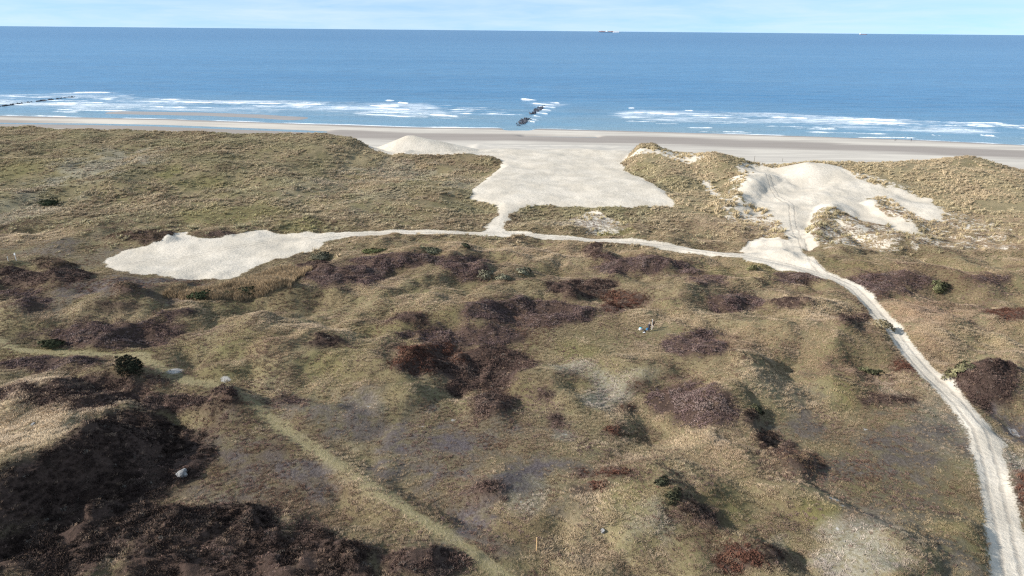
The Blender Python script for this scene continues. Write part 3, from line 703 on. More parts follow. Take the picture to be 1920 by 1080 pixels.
for (u0, u1, v0, v1, a, w) in BREAK:
    p0 = np.array(at(u0, v0, 0)); p1 = np.array(at(u1, v1, 0))
    bb = (bx > min(p0[0], p1[0]) - 12) & (bx < max(p0[0], p1[0]) + 12) & (by > min(p0[1], p1[1]) - 40) & (by < max(p0[1], p1[1]) + 14)
    xx, yy = bx[bb], by[bb]
    t = (xx - p0[0]) / (p1[0] - p0[0])
    ylin = p0[1] + (p1[1] - p0[1]) * t + 2.6 * fbm(xx, yy * 0 + u0, 22, int(u0) % 50, 3)
    e = sst(-.02, .22, t) * (1 - sst(.78, 1.02, t)) * (.95 + .4 * fbm(xx, yy * 0 + v0, 9, 3, 3))
    off = yy - ylin              # positive is seaward
    front = np.exp(-(np.where(off > 0, off / (0.3 * w), off / (0.6 * w))) ** 2)
    wash = 0.55 * sst(-4.2 * w, 0, off) * (off < 0)
    fo[bb] = np.maximum(fo[bb], a * e * front); wsh[bb] = np.maximum(wsh[bb], a * e * wash * 1.5)
    cr[bb] = np.maximum(cr[bb], a * e * 0.75 * np.exp(-((off - 0.8) / (0.45 * w)) ** 2))
s_ = np.interp(bx, SHORE[:, 0], SHORE[:, 1]) - by
surf = np.exp(-((s_ + 70) / 70) ** 2) * sst(-.1, .7, fbm(bx * .25, by, 34, 201, 3) + .55 * fbm(bx * .12, by, 9, 205, 2))
gap = 1 - np.exp(-((bx - 50) / 55) ** 4) * .8 - .7 * np.exp(-((bx + 20) / 18) ** 2)
for zn_ in ([(-80, 182), (0, 178), (120, 172), (215, 172), (300, 184), (640, 191), (790, 193), (870, 212), (860, 220), (640, 220), (540, 218), (300, 207), (0, 203), (-80, 206)],
            [(975, 236), (985, 226), (998, 205), (1000, 194), (1030, 190), (1056, 191), (1052, 200), (1030, 212), (1014, 226), (1004, 236)],
            [(1140, 216), (1190, 204), (1300, 204), (1480, 214), (1700, 221), (1800, 232), (1870, 250), (1830, 254), (1700, 246), (1500, 236), (1300, 229), (1150, 224)]):
    wsh = np.maximum(wsh, sst(-12, 12, poly_sd(atl(zn_, 0), bx, by) + 9 * fbm(bx * .4, by, 30, 211, 3)) * (.62 + .35 * fbm(bx * .3, by, 22, 213, 3)))
edge = np.exp(-((sample(ZZ, bx, by) + .06) / .07) ** 2) * (bx * 0 + .75) * sst(-.5, .35, fbm(bx, by, 30, 207, 3))
fo = np.maximum(fo, edge * (s_ < 14) * (s_ > -14))
foam[near] = fo; crest[near] = cr; washv = np.zeros(SXf.shape); washv[near] = wsh
swell = 0.12 * np.sin(SYf / 5.2 + 1.2 * np.sin(SXf / 37.0)) * near
SZ = crest + swell * np.clip((np.interp(SXf, SHORE[:, 0], SHORE[:, 1]) - SYf) / -60 - .2, 0, 1)
ix = np.arange(len(sx) * len(sy)).reshape(len(sy), len(sx))
SF = np.stack([ix[:-1, :-1], ix[:-1, 1:], ix[1:, 1:], ix[1:, :-1]], -1).reshape(-1, 4)

def sea_material():
    t = NT('sea_water')
    fo = t.attr('foam'); wa = t.attr('wash'); sh = t.attr('depth')
    lacy = t.noise(.35, 6, .7, sc=(.3, 1.0, 1)); streak = t.noise(.12, 5, .65, sc=(.22, 1.5, 1)); tiny = t.noise(1.1, 3, .6, sc=(.5, 1.0, 1))
    nz = t.math('SUBTRACT', t.math('ADD', t.math('ADD', t.math('MULTIPLY', lacy, .45), t.math('MULTIPLY', streak, .4)), t.math('MULTIPLY', tiny, .15)), .5)
    fm = t.rng(t.math('ADD', fo, t.math('MULTIPLY', nz, 1.1)), .18, .72)
    fm = t.math('MULTIPLY', fm, t.rng(fo, .03, .25))
    fm = t.math('MAXIMUM', fm, t.math('MULTIPLY', t.rng(t.math('ADD', t.math('MULTIPLY', wa, .55), t.math('MULTIPLY', nz, 1.7)), .16, .66, 0, .72), t.rng(wa, .02, .35)))
    big = t.noise(.004, 4, .6, sc=(.4, 1.6, 1)); mid = t.noise(.02, 6, .65, sc=(.28, 1.6, 1)); rip = t.noise(.09, 5, .7, sc=(.3, 1.3, 1))
    deep = t.mix(t.rng(big, .35, .65), (.028, .150, .300), (.050, .180, .330))
    deep = t.mix(t.rng(mid, .45, .75, 0, .35), deep, (.090, .165, .23))
    sep = t.n.new('ShaderNodeSeparateXYZ'); t.l.new(t.pos, sep.inputs[0])
    off = t.rng(t.math('ADD', sep.outputs[1], t.math('MULTIPLY', big, 1500)), 2600, 5200)   # past the sandbanks the bottom drops away
    deep = t.mix(t.math('MULTIPLY', off, .8), deep, (.012, .115, .255))
    deep = t.mix(t.rng(rip, .42, .70, 0, .7), deep, (.018, .09, .19))
    shal = t.mix(t.rng(mid, .3, .7), (.12, .24, .33), (.17, .255, .30))
    c = t.mix(sh, deep, shal)
    t.set(t.p.inputs['Base Color'], t.mix(fm, c, (.80, .82, .83)))
    t.set(t.p.inputs['Roughness'], t.rng(fm, 0, 1, .28, .8))
    t.p.inputs['IOR'].default_value = 1.33
    t.p.inputs['Specular IOR Level'].default_value = 0.3
    w1 = t.noise(.11, 4, .6, sc=(.35, 1.1, 1)); w2 = t.noise(.6, 4, .65, sc=(.5, 1.0, 1)); w3 = t.noise(.05, 3, .5, sc=(.35, 1.2, 1))
    h = t.math('ADD', t.math('ADD', t.math('MULTIPLY', w1, 1.3), t.math('MULTIPLY', w2, .45)), t.math('MULTIPLY', w3, 1.6))
    t.set(t.p.inputs['Normal'], t.bump(h, 1.0, 1.4))
    return t.mat
M_SEA = sea_material()
me = mesh_np('sea', np.stack([SXf, SYf, SZ], 1), SF, M_SEA)
fattr(me, 'foam', foam); fattr(me, 'wash', washv)
fattr(me, 'depth', np.clip(1 - (SYf - np.interp(SXf, SHORE[:, 0], SHORE[:, 1])) / 260.0, 0, 1) ** 1.5)
tag(put('sea', me), 'blue sea with breaking waves', kind='structure')

# ------------------------------------------------------------------ grass: uncountable, one object for each kind
def blade_tuft(n, h, rad, lean, wid, seed, seg=2, flop=.35):
    r = np.random.default_rng(seed); V = []; F = []
    for k in range(n):
        a = r.random() * 6.283; q = rad * math.sqrt(r.random())
        bx_, by_ = q * math.cos(a), q * math.sin(a)
        hh = h * (.55 + .55 * r.random()); da = a + r.normal() * .6
        out = hh * (.15 + flop * r.random()); w = wid * (.7 + .6 * r.random())
        px, py = -math.sin(da) * w / 2, math.cos(da) * w / 2
        ox, oy = math.cos(da) * out + lean[0] * hh, math.sin(da) * out + lean[1] * hh
        b = len(V)
        V += [(bx_ - px, by_ - py, -.06), (bx_ + px, by_ + py, -.06), (bx_ + ox * .42 - px * .8, by_ + oy * .42 - py * .8, hh * .62), (bx_ + ox * .42 + px * .8, by_ + oy * .42 + py * .8, hh * .62), (bx_ + ox * 1.1, by_ + oy * 1.1, hh * .92)]
        F += [(b, b + 1, b + 3), (b, b + 3, b + 2), (b + 2, b + 3, b + 4)]
    return np.array(V), np.array(F)

def grass_material(name, sat=1.0):
    t = NT(name)
    c = t.attr('tint', inst=True, out='Color')
    geo = t.n.new('ShaderNodeObjectInfo')
    t.set(t.p.inputs['Base Color'], c)
    t.p.inputs['Roughness'].default_value = .75
    t.p.inputs['Specular IOR Level'].default_value = .15
    nv = t.lie(True, .55); t.l.new(nv, t.p.inputs['Normal'])
    # thin blades let some sun through
    tl = t.n.new('ShaderNodeBsdfTranslucent'); t.l.new(c, tl.inputs[0])
    mx = t.n.new('ShaderNodeMixShader'); mx.inputs[0].default_value = .15
    t.l.new(t.p.outputs[0], mx.inputs[1]); t.l.new(tl.outputs[0], mx.inputs[2]); t.l.new(mx.outputs[0], t.out.inputs[0])
    return t.mat

def lie(x, y):
    return np.stack([sample(NN[:, k], x, y) for k in range(3)], 1)

def scatter(name, label, cat, P, rotz, scl, tintc, protos, mat):
    """one object of uncountable tufts"""
    n = len(P)
    me = bpy.data.meshes.new(name)
    me.vertices.add(n); me.vertices.foreach_set('co', np.ascontiguousarray(P, np.float32).ravel())
    fattr(me, 'tint', np.concatenate([tintc, np.ones((n, 1))], 1), 'FLOAT_COLOR')
    fattr(me, 'spin', np.stack([np.zeros(n), np.zeros(n), rotz], 1), 'FLOAT_VECTOR')
    fattr(me, 'size', scl, 'FLOAT_VECTOR')
    fattr(me, 'lie', lie(P[:, 0], P[:, 1]), 'FLOAT_VECTOR')
    o = put(name, me)
    tag(o, label, cat, kind='stuff')
    ng = bpy.data.node_groups.new(name, 'GeometryNodeTree')
    ng.interface.new_socket('Geometry', in_out='INPUT', socket_type='NodeSocketGeometry')
    ng.interface.new_socket('Geometry', in_out='OUTPUT', socket_type='NodeSocketGeometry')
    N, L = ng.nodes, ng.links
    gi = N.new('NodeGroupInput'); go = N.new('NodeGroupOutput')
    m2p = N.new('GeometryNodeMeshToPoints'); L.new(gi.outputs[0], m2p.inputs[0])
    inst = N.new('GeometryNodeInstanceOnPoints')
    coll = bpy.data.collections.new(name + '_tufts')
    for k, (V, F) in enumerate(protos):
        pm = mesh_np(name + '_tuft', V, F, mat, smooth=False)
        coll.objects.link(bpy.data.objects.new(name + '_tuft', pm))
    ci = N.new('GeometryNodeCollectionInfo'); ci.inputs[0].default_value = coll; ci.inputs['Separate Children'].default_value = True; ci.inputs['Reset Children'].default_value = True
    def na(nm):
        q = N.new('GeometryNodeInputNamedAttribute'); q.data_type = 'FLOAT_VECTOR'; q.inputs[0].default_value = nm; return q.outputs[0]
    L.new(m2p.outputs[0], inst.inputs['Points']); L.new(ci.outputs[0], inst.inputs['Instance']); inst.inputs['Pick Instance'].default_value = True
    e2r = N.new('FunctionNodeEulerToRotation'); L.new(na('spin'), e2r.inputs[0]); L.new(e2r.outputs[0], inst.inputs['Rotation'])
    L.new(na('size'), inst.inputs['Scale'])
    L.new(inst.outputs[0], go.inputs[0])
    md = o.modifiers.new('tufts', 'NODES'); md.node_group = ng
    return o

def rnd_pts(n, y0, y1, half0, half1):
    """random ground points in a trapezoid y0..y1 with half widths half0..half1"""
    y = y0 + (y1 - y0) * RNG.random(n)
    hw = half0 + (half1 - half0) * (y - y0) / (y1 - y0)
    keep_ = RNG.random(n) < hw / max(half0, half1)
    y = y[keep_]; hw = hw[keep_]
    return (RNG.random(len(y)) * 2 - 1) * hw, y

def lerp3(c, f, d):
    return c + (np.asarray(d)[None] - c) * np.clip(f, 0, 1)[:, None]

FIELDS = ('sand', 'heath', 'crust', 'moss', 'pale', 'straw', 'red', 'white', 'brown', 'track', 'speck')
def fld(x, y): return {k: sample(CV[k], x, y) for k in FIELDS}

px0, py0 = ray_ground([(1216.6, 623)], 6)[0]
px1, py1 = ray_ground([(1221.3, 618)], 6)[0]
# marram on the foredunes: coarse tussocks
x, y = rnd_pts(430000, 150, 352, 165, 320)
f = fld(x, y)
yc = np.interp(x, CREST[:, 0], CREST[:, 1])
zone = sst(158, 196, y + 9 * fbm(x, y, 20, 301, 3))
dens = zone * (.62 + .55 * fbm(x, y, 9, 303, 3) + .25 * fbm(x, y, 3, 305, 2))
dens = dens * sst(.5, -.7, f['sand'] + .5 * fbm(x, y, 2.5, 307, 2)) * (1 - .80 * f['speck']) * (1 - .55 * f['moss']) * (1 - .6 * f['heath']) * (1 - .35 * f['pale'])
dens = np.maximum(dens, .35 * (y > yc) * (f['sand'] < 0))
k = RNG.random(len(x)) < dens * .62
x, y = x[k], y[k]; f = {q: v[k] for q, v in f.items()}
c = np.tile(np.array([[.285, .232, .135]]), (len(x), 1))
c = lerp3(c, sst(-.25, .5, fbm(x, y, 14, 311, 3)) * .75, (.215, .20, .105))
c = lerp3(c, sst(.05, .65, fbm(x, y, 6, 313, 3)) * .6, (.17, .125, .075))
c = lerp3(c, f['straw'] * .8, (.37, .295, .17))
c = lerp3(c, f['pale'] * .5, (.36, .33, .25))
c = lerp3(c, f['red'] * .5, (.24, .16, .10))
c = lerp3(c, f['moss'] * .6, (.20, .205, .06))
c = lerp3(c, f['speck'] * .6, (.36, .29, .145))
c *= 1.72 * (0.78 + .42 * RNG.random(len(x)))[:, None]; c *= np.array([1.0, .965, 1.06])
sz = (.42 + 1.0 * RNG.random(len(x)) ** 2.2)*(1 + .3 * fbm(x, y, 6, 309, 2)) * (1 + .35 * f['speck'])
P = np.stack([x, y, sample(ZZ, x, y)], 1)
protos = [blade_tuft(26, .72, .34, (.14, .05), .085, s, flop=.55) for s in (1, 2, 3, 4)]
scatter('marram_grass', 'coarse straw and olive marram grass covering the foredunes', 'grass', P, RNG.normal(0, .5, len(x)), np.stack([sz * 1.1, sz * 1.1, sz * (.62 + .38 * RNG.random(len(x)))], 1), c, protos, grass_material('marram_blades'))
n_marram = len(x)

# short dune turf in the valley
x, y = rnd_pts(860000, 34, 200, 60, 175)
f = fld(x, y)
patch = fbm(x, y, 7, 321, 3); fine = fbm(x, y, 2.2, 323, 2)
dens = (.60 + .30 * patch + .35 * fine) * (f['sand'] < -.1) * (1 - .88 * f['heath']) * (1 - .96 * f['crust']) * (1 - .96 * f['track']) * (1 - .5 * f['moss']) * (1 - .4 * f['pale']) * (1 - .9 * f['white']) * (1 + .4 * f['straw'])
dens *= 1 - sst(175, 198, y) * .6
dens *= 1 - np.exp(-((x - px0 - 1.4) / 4.2) ** 4 - ((y - py0 - .3) / 2.6) ** 4)
dens *= 1 - .6 * f['brown']
k = RNG.random(len(x)) < dens * .85
x, y, patch = x[k], y[k], patch[k]; f = {q: v[k] for q, v in f.items()}
c = np.tile(np.array([[.235, .185, .098]]), (len(x), 1))
c = lerp3(c, sst(-.3, .4, fbm(x, y, 18, 331, 3)) * .7, (.18, .150, .078))
c = lerp3(c, sst(-.1, .45, fbm(x, y, 5, 333, 3)) * .7, (.135, .098, .058))
c = lerp3(c, sst(.25, .7, fbm(x, y, 3, 335, 2)) * .5, (.34, .275, .16))
c = lerp3(c, f['straw'] * .75, (.41, .33, .19))
c = lerp3(c, f['red'] * .6, (.205, .125, .078))
c = lerp3(c, f['moss'] * .6, (.19, .172, .062))
c = lerp3(c, f['pale'] * .6, (.34, .32, .25))
c = lerp3(c, f['crust'] * .55, (.15, .105, .055)); c = lerp3(c, f['brown'] * .9 * sst(-.5, .3, fbm(x, y, 4, 345, 3)), (.115, .082, .046))
c = lerp3(c, f['heath'] * .6, (.14, .09, .06))
c *= 1.78 * (0.82 + .34 * RNG.random(len(x)))[:, None]; c *= np.array([.965, .915, 1.07])
sz = (.36 + .5 * RNG.random(len(x)) ** 1.4) * (1 + .45 * f['straw']) * (1 - .35 * f['crust'])
P = np.stack([x, y, sample(ZZ, x, y)], 1)
protos = [blade_tuft(24, .30, .30, (.08, .03), .05, s, flop=.9) for s in (11, 12, 13, 14)]
scatter('dune_turf', 'short olive and straw turf covering the dune valley', 'grass', P, RNG.random(len(x)) * 6.28, np.stack([sz * 1.25, sz * 1.25, sz], 1), c, protos, grass_material('turf_blades'))

# reeds beside the sand hollow
RP = ray_ground([(312, 552), (345, 543), (420, 541), (460, 530), (505, 512), (545, 503), (575, 512), (545, 542), (480, 558), (400, 566), (340, 563)], 6, 345)
lo, hi = RP.min(0), RP.max(0)
x = lo[0] + (hi[0] - lo[0]) * RNG.random(9000); y = lo[1] + (hi[1] - lo[1]) * RNG.random(9000)
k = poly_sd(RP, x, y) + 1.5 * fbm(x, y, 6, 341, 2) > 0
k &= sample(CV['sand'], x, y) < -.3
x, y = x[k][:3200], y[k][:3200]
c = np.tile(np.array([[.38, .27, .16]]), (len(x), 1)) * (.65 + .6 * RNG.random(len(x)))[:, None]
sz = .75 + .5 * RNG.random(len(x))
scatter('reed_bed', 'tan reeds standing below the left sand hollow', 'reeds', np.stack([x, y, sample(ZZ, x, y)], 1), RNG.random(len(x)) * 6.28, np.stack([sz, sz, sz], 1), c, [blade_tuft(20, 1.25, .35, (.05, 0), .05, s, flop=.12) for s in (21, 22, 23)], grass_material('reed_blades'))

# ------------------------------------------------------------------ low heath shrubs, one object each
def twig_material(name, rough=.85):
    t = NT(name)
    c = t.attr('tint', out='Color')
    t.set(t.p.inputs['Base Color'], c); t.p.inputs['Roughness'].default_value = rough; t.p.inputs['Specular IOR Level'].default_value = .12
    t.l.new(t.lie(False, .45), t.p.inputs['Normal'])
    return t.mat
M_TWIG = twig_material('heath_twigs')

def sprig_clump(n, r, h, seed, wid=.10, ln=.24):
    g = np.random.default_rng(seed); V = []; F = []
    for k in range(n):
        a = g.random() * 6.283; e = math.acos(1 - .95 * g.random())
        d = np.array([math.sin(e) * math.cos(a), math.sin(e) * math.sin(a), math.cos(e)])
        base = d * np.array([r, r, h]) * (.35 + .35 * g.random())
        d2 = d + g.normal(0, .35, 3) + np.array([.1, 0, .35]); d2 /= np.linalg.norm(d2)
        sd_ = np.cross(d2, g.normal(0, 1, 3)); sd_ /= np.linalg.norm(sd_)
        w = wid * (.6 + .8 * g.random()); l = ln * (.6 + .8 * g.random())
        b = len(V); V += [base - sd_ * w / 2, base + sd_ * w / 2, base + d2 * l]
        F.append((b, b + 1, b + 2))
    return np.array(V), np.array(F)
CLUMPS = [sprig_clump(30, .46, .28, 400 + s, wid=.085, ln=.17) for s in range(5)]
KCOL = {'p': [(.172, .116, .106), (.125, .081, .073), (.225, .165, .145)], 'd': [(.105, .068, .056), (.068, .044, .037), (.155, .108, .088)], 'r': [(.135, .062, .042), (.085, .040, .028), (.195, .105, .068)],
        'b': [(.20, .135, .086), (.12, .08, .053), (.28, .20, .125)], 'k': [(.052, .034, .028), (.032, .021, .017), (.10, .07, .055)]}  # k is darkened to put the dune flank's shadow into the twig colour

x, y = rnd_pts(240000, 34, 195, 60, 165)
f = fld(x, y)
dens = (f['brown'] * .8 + .30 * sst(-.2, .5, fbm(x, y, 14, 357, 3)) + .06 + .5 * f['heath'] * (1 - f['heath']) * 4) * sst(-.1, .5, fbm(x, y, 4.5, 351, 3) + .35 * f['brown']) * (f['sand'] < -.3) * (1 - f['track'])
dens *= 1 - np.exp(-((x - px0 - 1.4) / 4.2) ** 4 - ((y - py0 - .3) / 2.6) ** 4)
k = RNG.random(len(x)) < dens * 1.25
x, y = x[k], y[k]; f = {q: v[k] for q, v in f.items()}
c = np.tile(np.array([[.20, .125, .098]]), (len(x), 1))
c = lerp3(c, sst(-.2, .5, fbm(x, y, 9, 353, 2)) * .8, (.23, .155, .128))
c = lerp3(c, sst(.1, .6, fbm(x, y, 5, 355, 2)) * .7, (.15, .085, .055))
c *= (.65 + .7 * RNG.random(len(x)))[:, None]
sz = .45 + .5 * RNG.random(len(x))
scatter('heath_undergrowth', 'sparse brown heath twigs straggling between the shrubs', 'undergrowth', np.stack([x, y, sample(ZZ, x, y)], 1), RNG.random(len(x)) * 6.28, np.stack([sz, sz, sz * .8], 1), c, CLUMPS[:4], grass_material('undergrowth_twigs'))

def bake(x, y, z, protos, scl, spin, tintc):
    """copies of small clumps joined to one array mesh"""
    Vs, Fs, Cs = [], [], []; off = 0
    pick = RNG.integers(0, len(protos), len(x))
    for p, (V, F) in enumerate(protos):
        i = np.nonzero(pick == p)[0]
        if len(i) == 0: continue
        ca, sa = np.cos(spin[i]), np.sin(spin[i])
        X = (V[None, :, 0] * ca[:, None] - V[None, :, 1] * sa[:, None]) * scl[i, None] + x[i, None]
        Y = (V[None, :, 0] * sa[:, None] + V[None, :, 1] * ca[:, None]) * scl[i, None] + y[i, None]
        Z = V[None, :, 2] * scl[i, None] + z[i, None]
        Vs.append(np.stack([X, Y, Z], -1).reshape(-1, 3))
        Fs.append((F[None] + (np.arange(len(i)) * len(V))[:, None, None] + off).reshape(-1, 3))
        Cs.append(np.repeat(tintc[i], len(V), 0))
        off += len(i) * len(V)
    return np.concatenate(Vs), np.concatenate(Fs), np.concatenate(Cs)

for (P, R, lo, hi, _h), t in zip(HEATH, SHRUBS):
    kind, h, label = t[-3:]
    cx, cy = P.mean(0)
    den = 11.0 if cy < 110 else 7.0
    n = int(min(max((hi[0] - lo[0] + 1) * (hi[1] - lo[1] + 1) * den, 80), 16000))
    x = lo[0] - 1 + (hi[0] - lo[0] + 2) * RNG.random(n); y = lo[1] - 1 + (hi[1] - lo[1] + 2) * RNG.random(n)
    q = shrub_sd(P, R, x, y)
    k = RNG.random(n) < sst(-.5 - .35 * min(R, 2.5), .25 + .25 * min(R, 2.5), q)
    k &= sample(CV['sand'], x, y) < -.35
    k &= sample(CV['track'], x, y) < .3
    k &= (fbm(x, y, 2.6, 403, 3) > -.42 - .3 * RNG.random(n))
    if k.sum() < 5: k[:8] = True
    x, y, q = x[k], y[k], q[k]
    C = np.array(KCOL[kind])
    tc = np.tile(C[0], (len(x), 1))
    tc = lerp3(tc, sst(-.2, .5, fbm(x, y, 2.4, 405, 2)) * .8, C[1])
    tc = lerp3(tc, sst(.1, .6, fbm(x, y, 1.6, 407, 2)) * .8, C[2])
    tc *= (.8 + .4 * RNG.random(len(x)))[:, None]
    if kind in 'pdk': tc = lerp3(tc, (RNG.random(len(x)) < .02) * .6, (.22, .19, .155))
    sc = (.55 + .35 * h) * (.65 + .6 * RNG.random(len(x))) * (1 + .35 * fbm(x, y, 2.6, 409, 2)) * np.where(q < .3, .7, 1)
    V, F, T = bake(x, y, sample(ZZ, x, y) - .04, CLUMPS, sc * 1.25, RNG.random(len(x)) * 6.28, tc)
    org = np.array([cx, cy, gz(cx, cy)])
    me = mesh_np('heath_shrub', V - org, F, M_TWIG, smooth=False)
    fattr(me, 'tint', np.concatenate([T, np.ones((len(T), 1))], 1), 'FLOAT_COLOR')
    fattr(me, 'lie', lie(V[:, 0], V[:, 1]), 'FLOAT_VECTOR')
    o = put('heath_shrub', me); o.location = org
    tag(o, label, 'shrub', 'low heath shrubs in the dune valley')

# ------------------------------------------------------------------ taller leafy bushes (stem + foliage)
M_BARK = plain('bush_bark', (.07, .055, .04), .9)
LEAFY = [sprig_clump(40, .40, .40, 500 + s, wid=.13, ln=.22) for s in range(3)]
BUSHES = [(92, 384, 22, 1.6, (.035, .042, .022), 'dark green bush standing alone on the far left foredune'),
          (378, 562, 24, 1.5, (.04, .05, .025), 'larger dark green bush at the foot of the reeds'),
          (463, 550, 20, 1.3, (.035, .043, .024), 'dark green bush at the right end of the reeds'),
          (432, 556, 10, 1.1, (.038, .047, .024), 'smallest dark green bush between two others at the reeds'),
          (98, 652, 26, 1.3, (.045, .048, .025), 'dark bush beside the grass track on the far left'),
          (242, 694, 36, 1.9, (.022, .023, .014), 'black-green bush on the knoll where the grass track bends'),
          (1657, 618, 20, 1.8, (.17, .14, .085), 'olive tan bush throwing a shadow across the sandy path'),
          (912, 521, 17, 1.2, (.24, .225, .155), 'leftmost of three pale grey-green bushes on a hummock'),
          (946, 524, 17, 1.2, (.23, .22, .15), 'middle of three pale grey-green bushes on a hummock'),
          (984, 516, 17, 1.2, (.24, .23, .16), 'rightmost of three pale grey-green bushes on a hummock'),
          (810, 476, 24, .9, (.13, .125, .08), 'grey-green bush just below the cross path left of centre'),
          (876, 466, 13, 1.2, (.045, .05, .03), 'dark green bush just below the fork of the sandy paths'),
          (1632, 704, 22, 1.2, (.06, .06, .032), 'dark olive bush among straw grass left of the path'),
          (1410, 506, 15, .9, (.12, .11, .055), 'small olive bush under the trampled sand pad'),
          (600, 486, 28, 1.1, (.13, .12, .08), 'grey olive bush by the right tip of the sand hollow'),
          (1760, 545, 18, 1.0, (.10, .10, .05), 'olive bush at the right end of the wide purple shrub'),
          (1795, 700, 22, 1.2, (.17, .155, .085), 'pale olive bush on the left of the dark dome by the right edge'),
          (1262, 935, 22, .7, (.045, .045, .026), 'dark olive bush on top of the bottom bank'),
          (1240, 912, 16, .9, (.04, .042, .026), 'small dark bush at the upper end of the bottom bank'),
          (1420, 775, 18, 1.0, (.05, .05, .028), 'dark bush added to deepen the shadow at the top of the shaded bank right of the oval shrub'),  # added over the bank's shadow to make it darker and more ragged
          (705, 474, 26, .8, (.085, .09, .04), 'green bush beneath the cross path near the sand hollow')]
for (u, v, rpx, h, col, label) in BUSHES:
    cx, cy = ray_ground([(u, v)], 6, 340)[0]
    dist = math.sqrt(cx * cx + cy * cy + 2700); rx = rpx * dist / FPX; ry = max(rx * .75, .8); org = np.array([cx, cy, gz(cx, cy)])
    root = bpy.data.objects.new('bush', None); COL.objects.link(root); root.location = org
    tag(root, label, 'bush', 'leafy bushes scattered over the dunes')
    nl = 6; L = []
    for k in range(nl):   # lobes of the crown
        a = 6.283 * k / nl + random.random(); q = .55 * math.sqrt(random.random())
        L.append((q * math.cos(a) * rx, q * math.sin(a) * ry, h * random.uniform(.35, .62), random.uniform(.38, .6)))
    n = int(max(60, 38 * rx * ry)); n = min(n, 420)
    x = []; y = []; z = []
    while len(x) < n:
        lx, ly, lz, lr = random.choice(L)
        a = random.random() * 6.283; e = math.acos(1 - 1.5 * random.random()); rr = random.uniform(.6, 1.0)
        px, py, pz = lx + lr * rx * rr * math.sin(e) * math.cos(a), ly + lr * ry * rr * math.sin(e) * math.sin(a), lz + lr * h * .75 * rr * math.cos(e)
        if pz > .03: x.append(px); y.append(py); z.append(pz + gz(cx + px, cy + py) - org[2] - .05)
    x, y, z = map(np.array, (x, y, z))
    tc = (1.2 if col[0] > .2 else 1.75) * np.tile(np.array(col), (n, 1)) * (.45 + 1.1 * RNG.random(n))[:, None]
    V, F, T = bake(x, y, z, LEAFY, np.full(n, .62) * (.7 + .6 * RNG.random(n)), RNG.random(n) * 6.28, tc)
    me = mesh_np('foliage', V, F, M_TWIG, smooth=False); fattr(me, 'lie', (V - np.array([0, 0, .2 * h])) / np.array([rx, ry, h]) / (1e-3 + np.linalg.norm((V - np.array([0, 0, .2 * h])) / np.array([rx, ry, h]), axis=1))[:, None], 'FLOAT_VECTOR'); fattr(me, 'tint', np.concatenate([T, np.ones((len(T), 1))], 1), 'FLOAT_COLOR')
    put('foliage', me, root)
    bm = bmesh.new()
    for (lx, ly, lz, lr) in L:
        p0 = Vector((lx * .15, ly * .15, -.1)); p1 = Vector((lx, ly, lz + gz(cx + lx, cy + ly) - org[2]))
        d = p1 - p0
        bmesh.ops.create_cone(bm, cap_ends=True, segments=6, radius1=.05, radius2=.02, depth=d.length, matrix=Matrix.Translation((p0 + p1) / 2) @ d.to_track_quat('Z', 'Y').to_matrix().to_4x4())
    me = bpy.data.meshes.new('stem'); bm.to_mesh(me); bm.free(); me.materials.append(M_BARK); put('stem', me, root)

# ------------------------------------------------------------------ small solid things
def bm_obj(name, bm, mat, parent=None, smooth=False):
    me = bpy.data.meshes.new(name); bm.to_mesh(me); bm.free(); me.materials.append(mat)
    for p in me.polygons: p.use_smooth = smooth
    return put(name, me, parent)

def add_box(bm, c, s, rot=None):
    mt = Matrix.Translation(c) @ (rot.to_4x4() if rot else Matrix.Identity(4)) @ Matrix.Diagonal((*s, 1))
    return bmesh.ops.create_cube(bm, size=1, matrix=mt)['verts']

def add_rod(bm, p0, p1, r0, r1=None, seg=8):
    p0, p1 = Vector(p0), Vector(p1); d = p1 - p0
    bmesh.ops.create_cone(bm, cap_ends=True, segments=seg, radius1=r0, radius2=r1 if r1 is not None else r0, depth=d.length, matrix=Matrix.Translation((p0 + p1) / 2) @ d.to_track_quat('Z', 'Y').to_matrix().to_4x4())

def empty(name, x, y, z, label, cat, rz=0, group=None):
    o = bpy.data.objects.new(name, None); COL.objects.link(o); o.location = (x, y, z); o.rotation_euler = (0, 0, rz)
    return tag(o, label, cat, group)

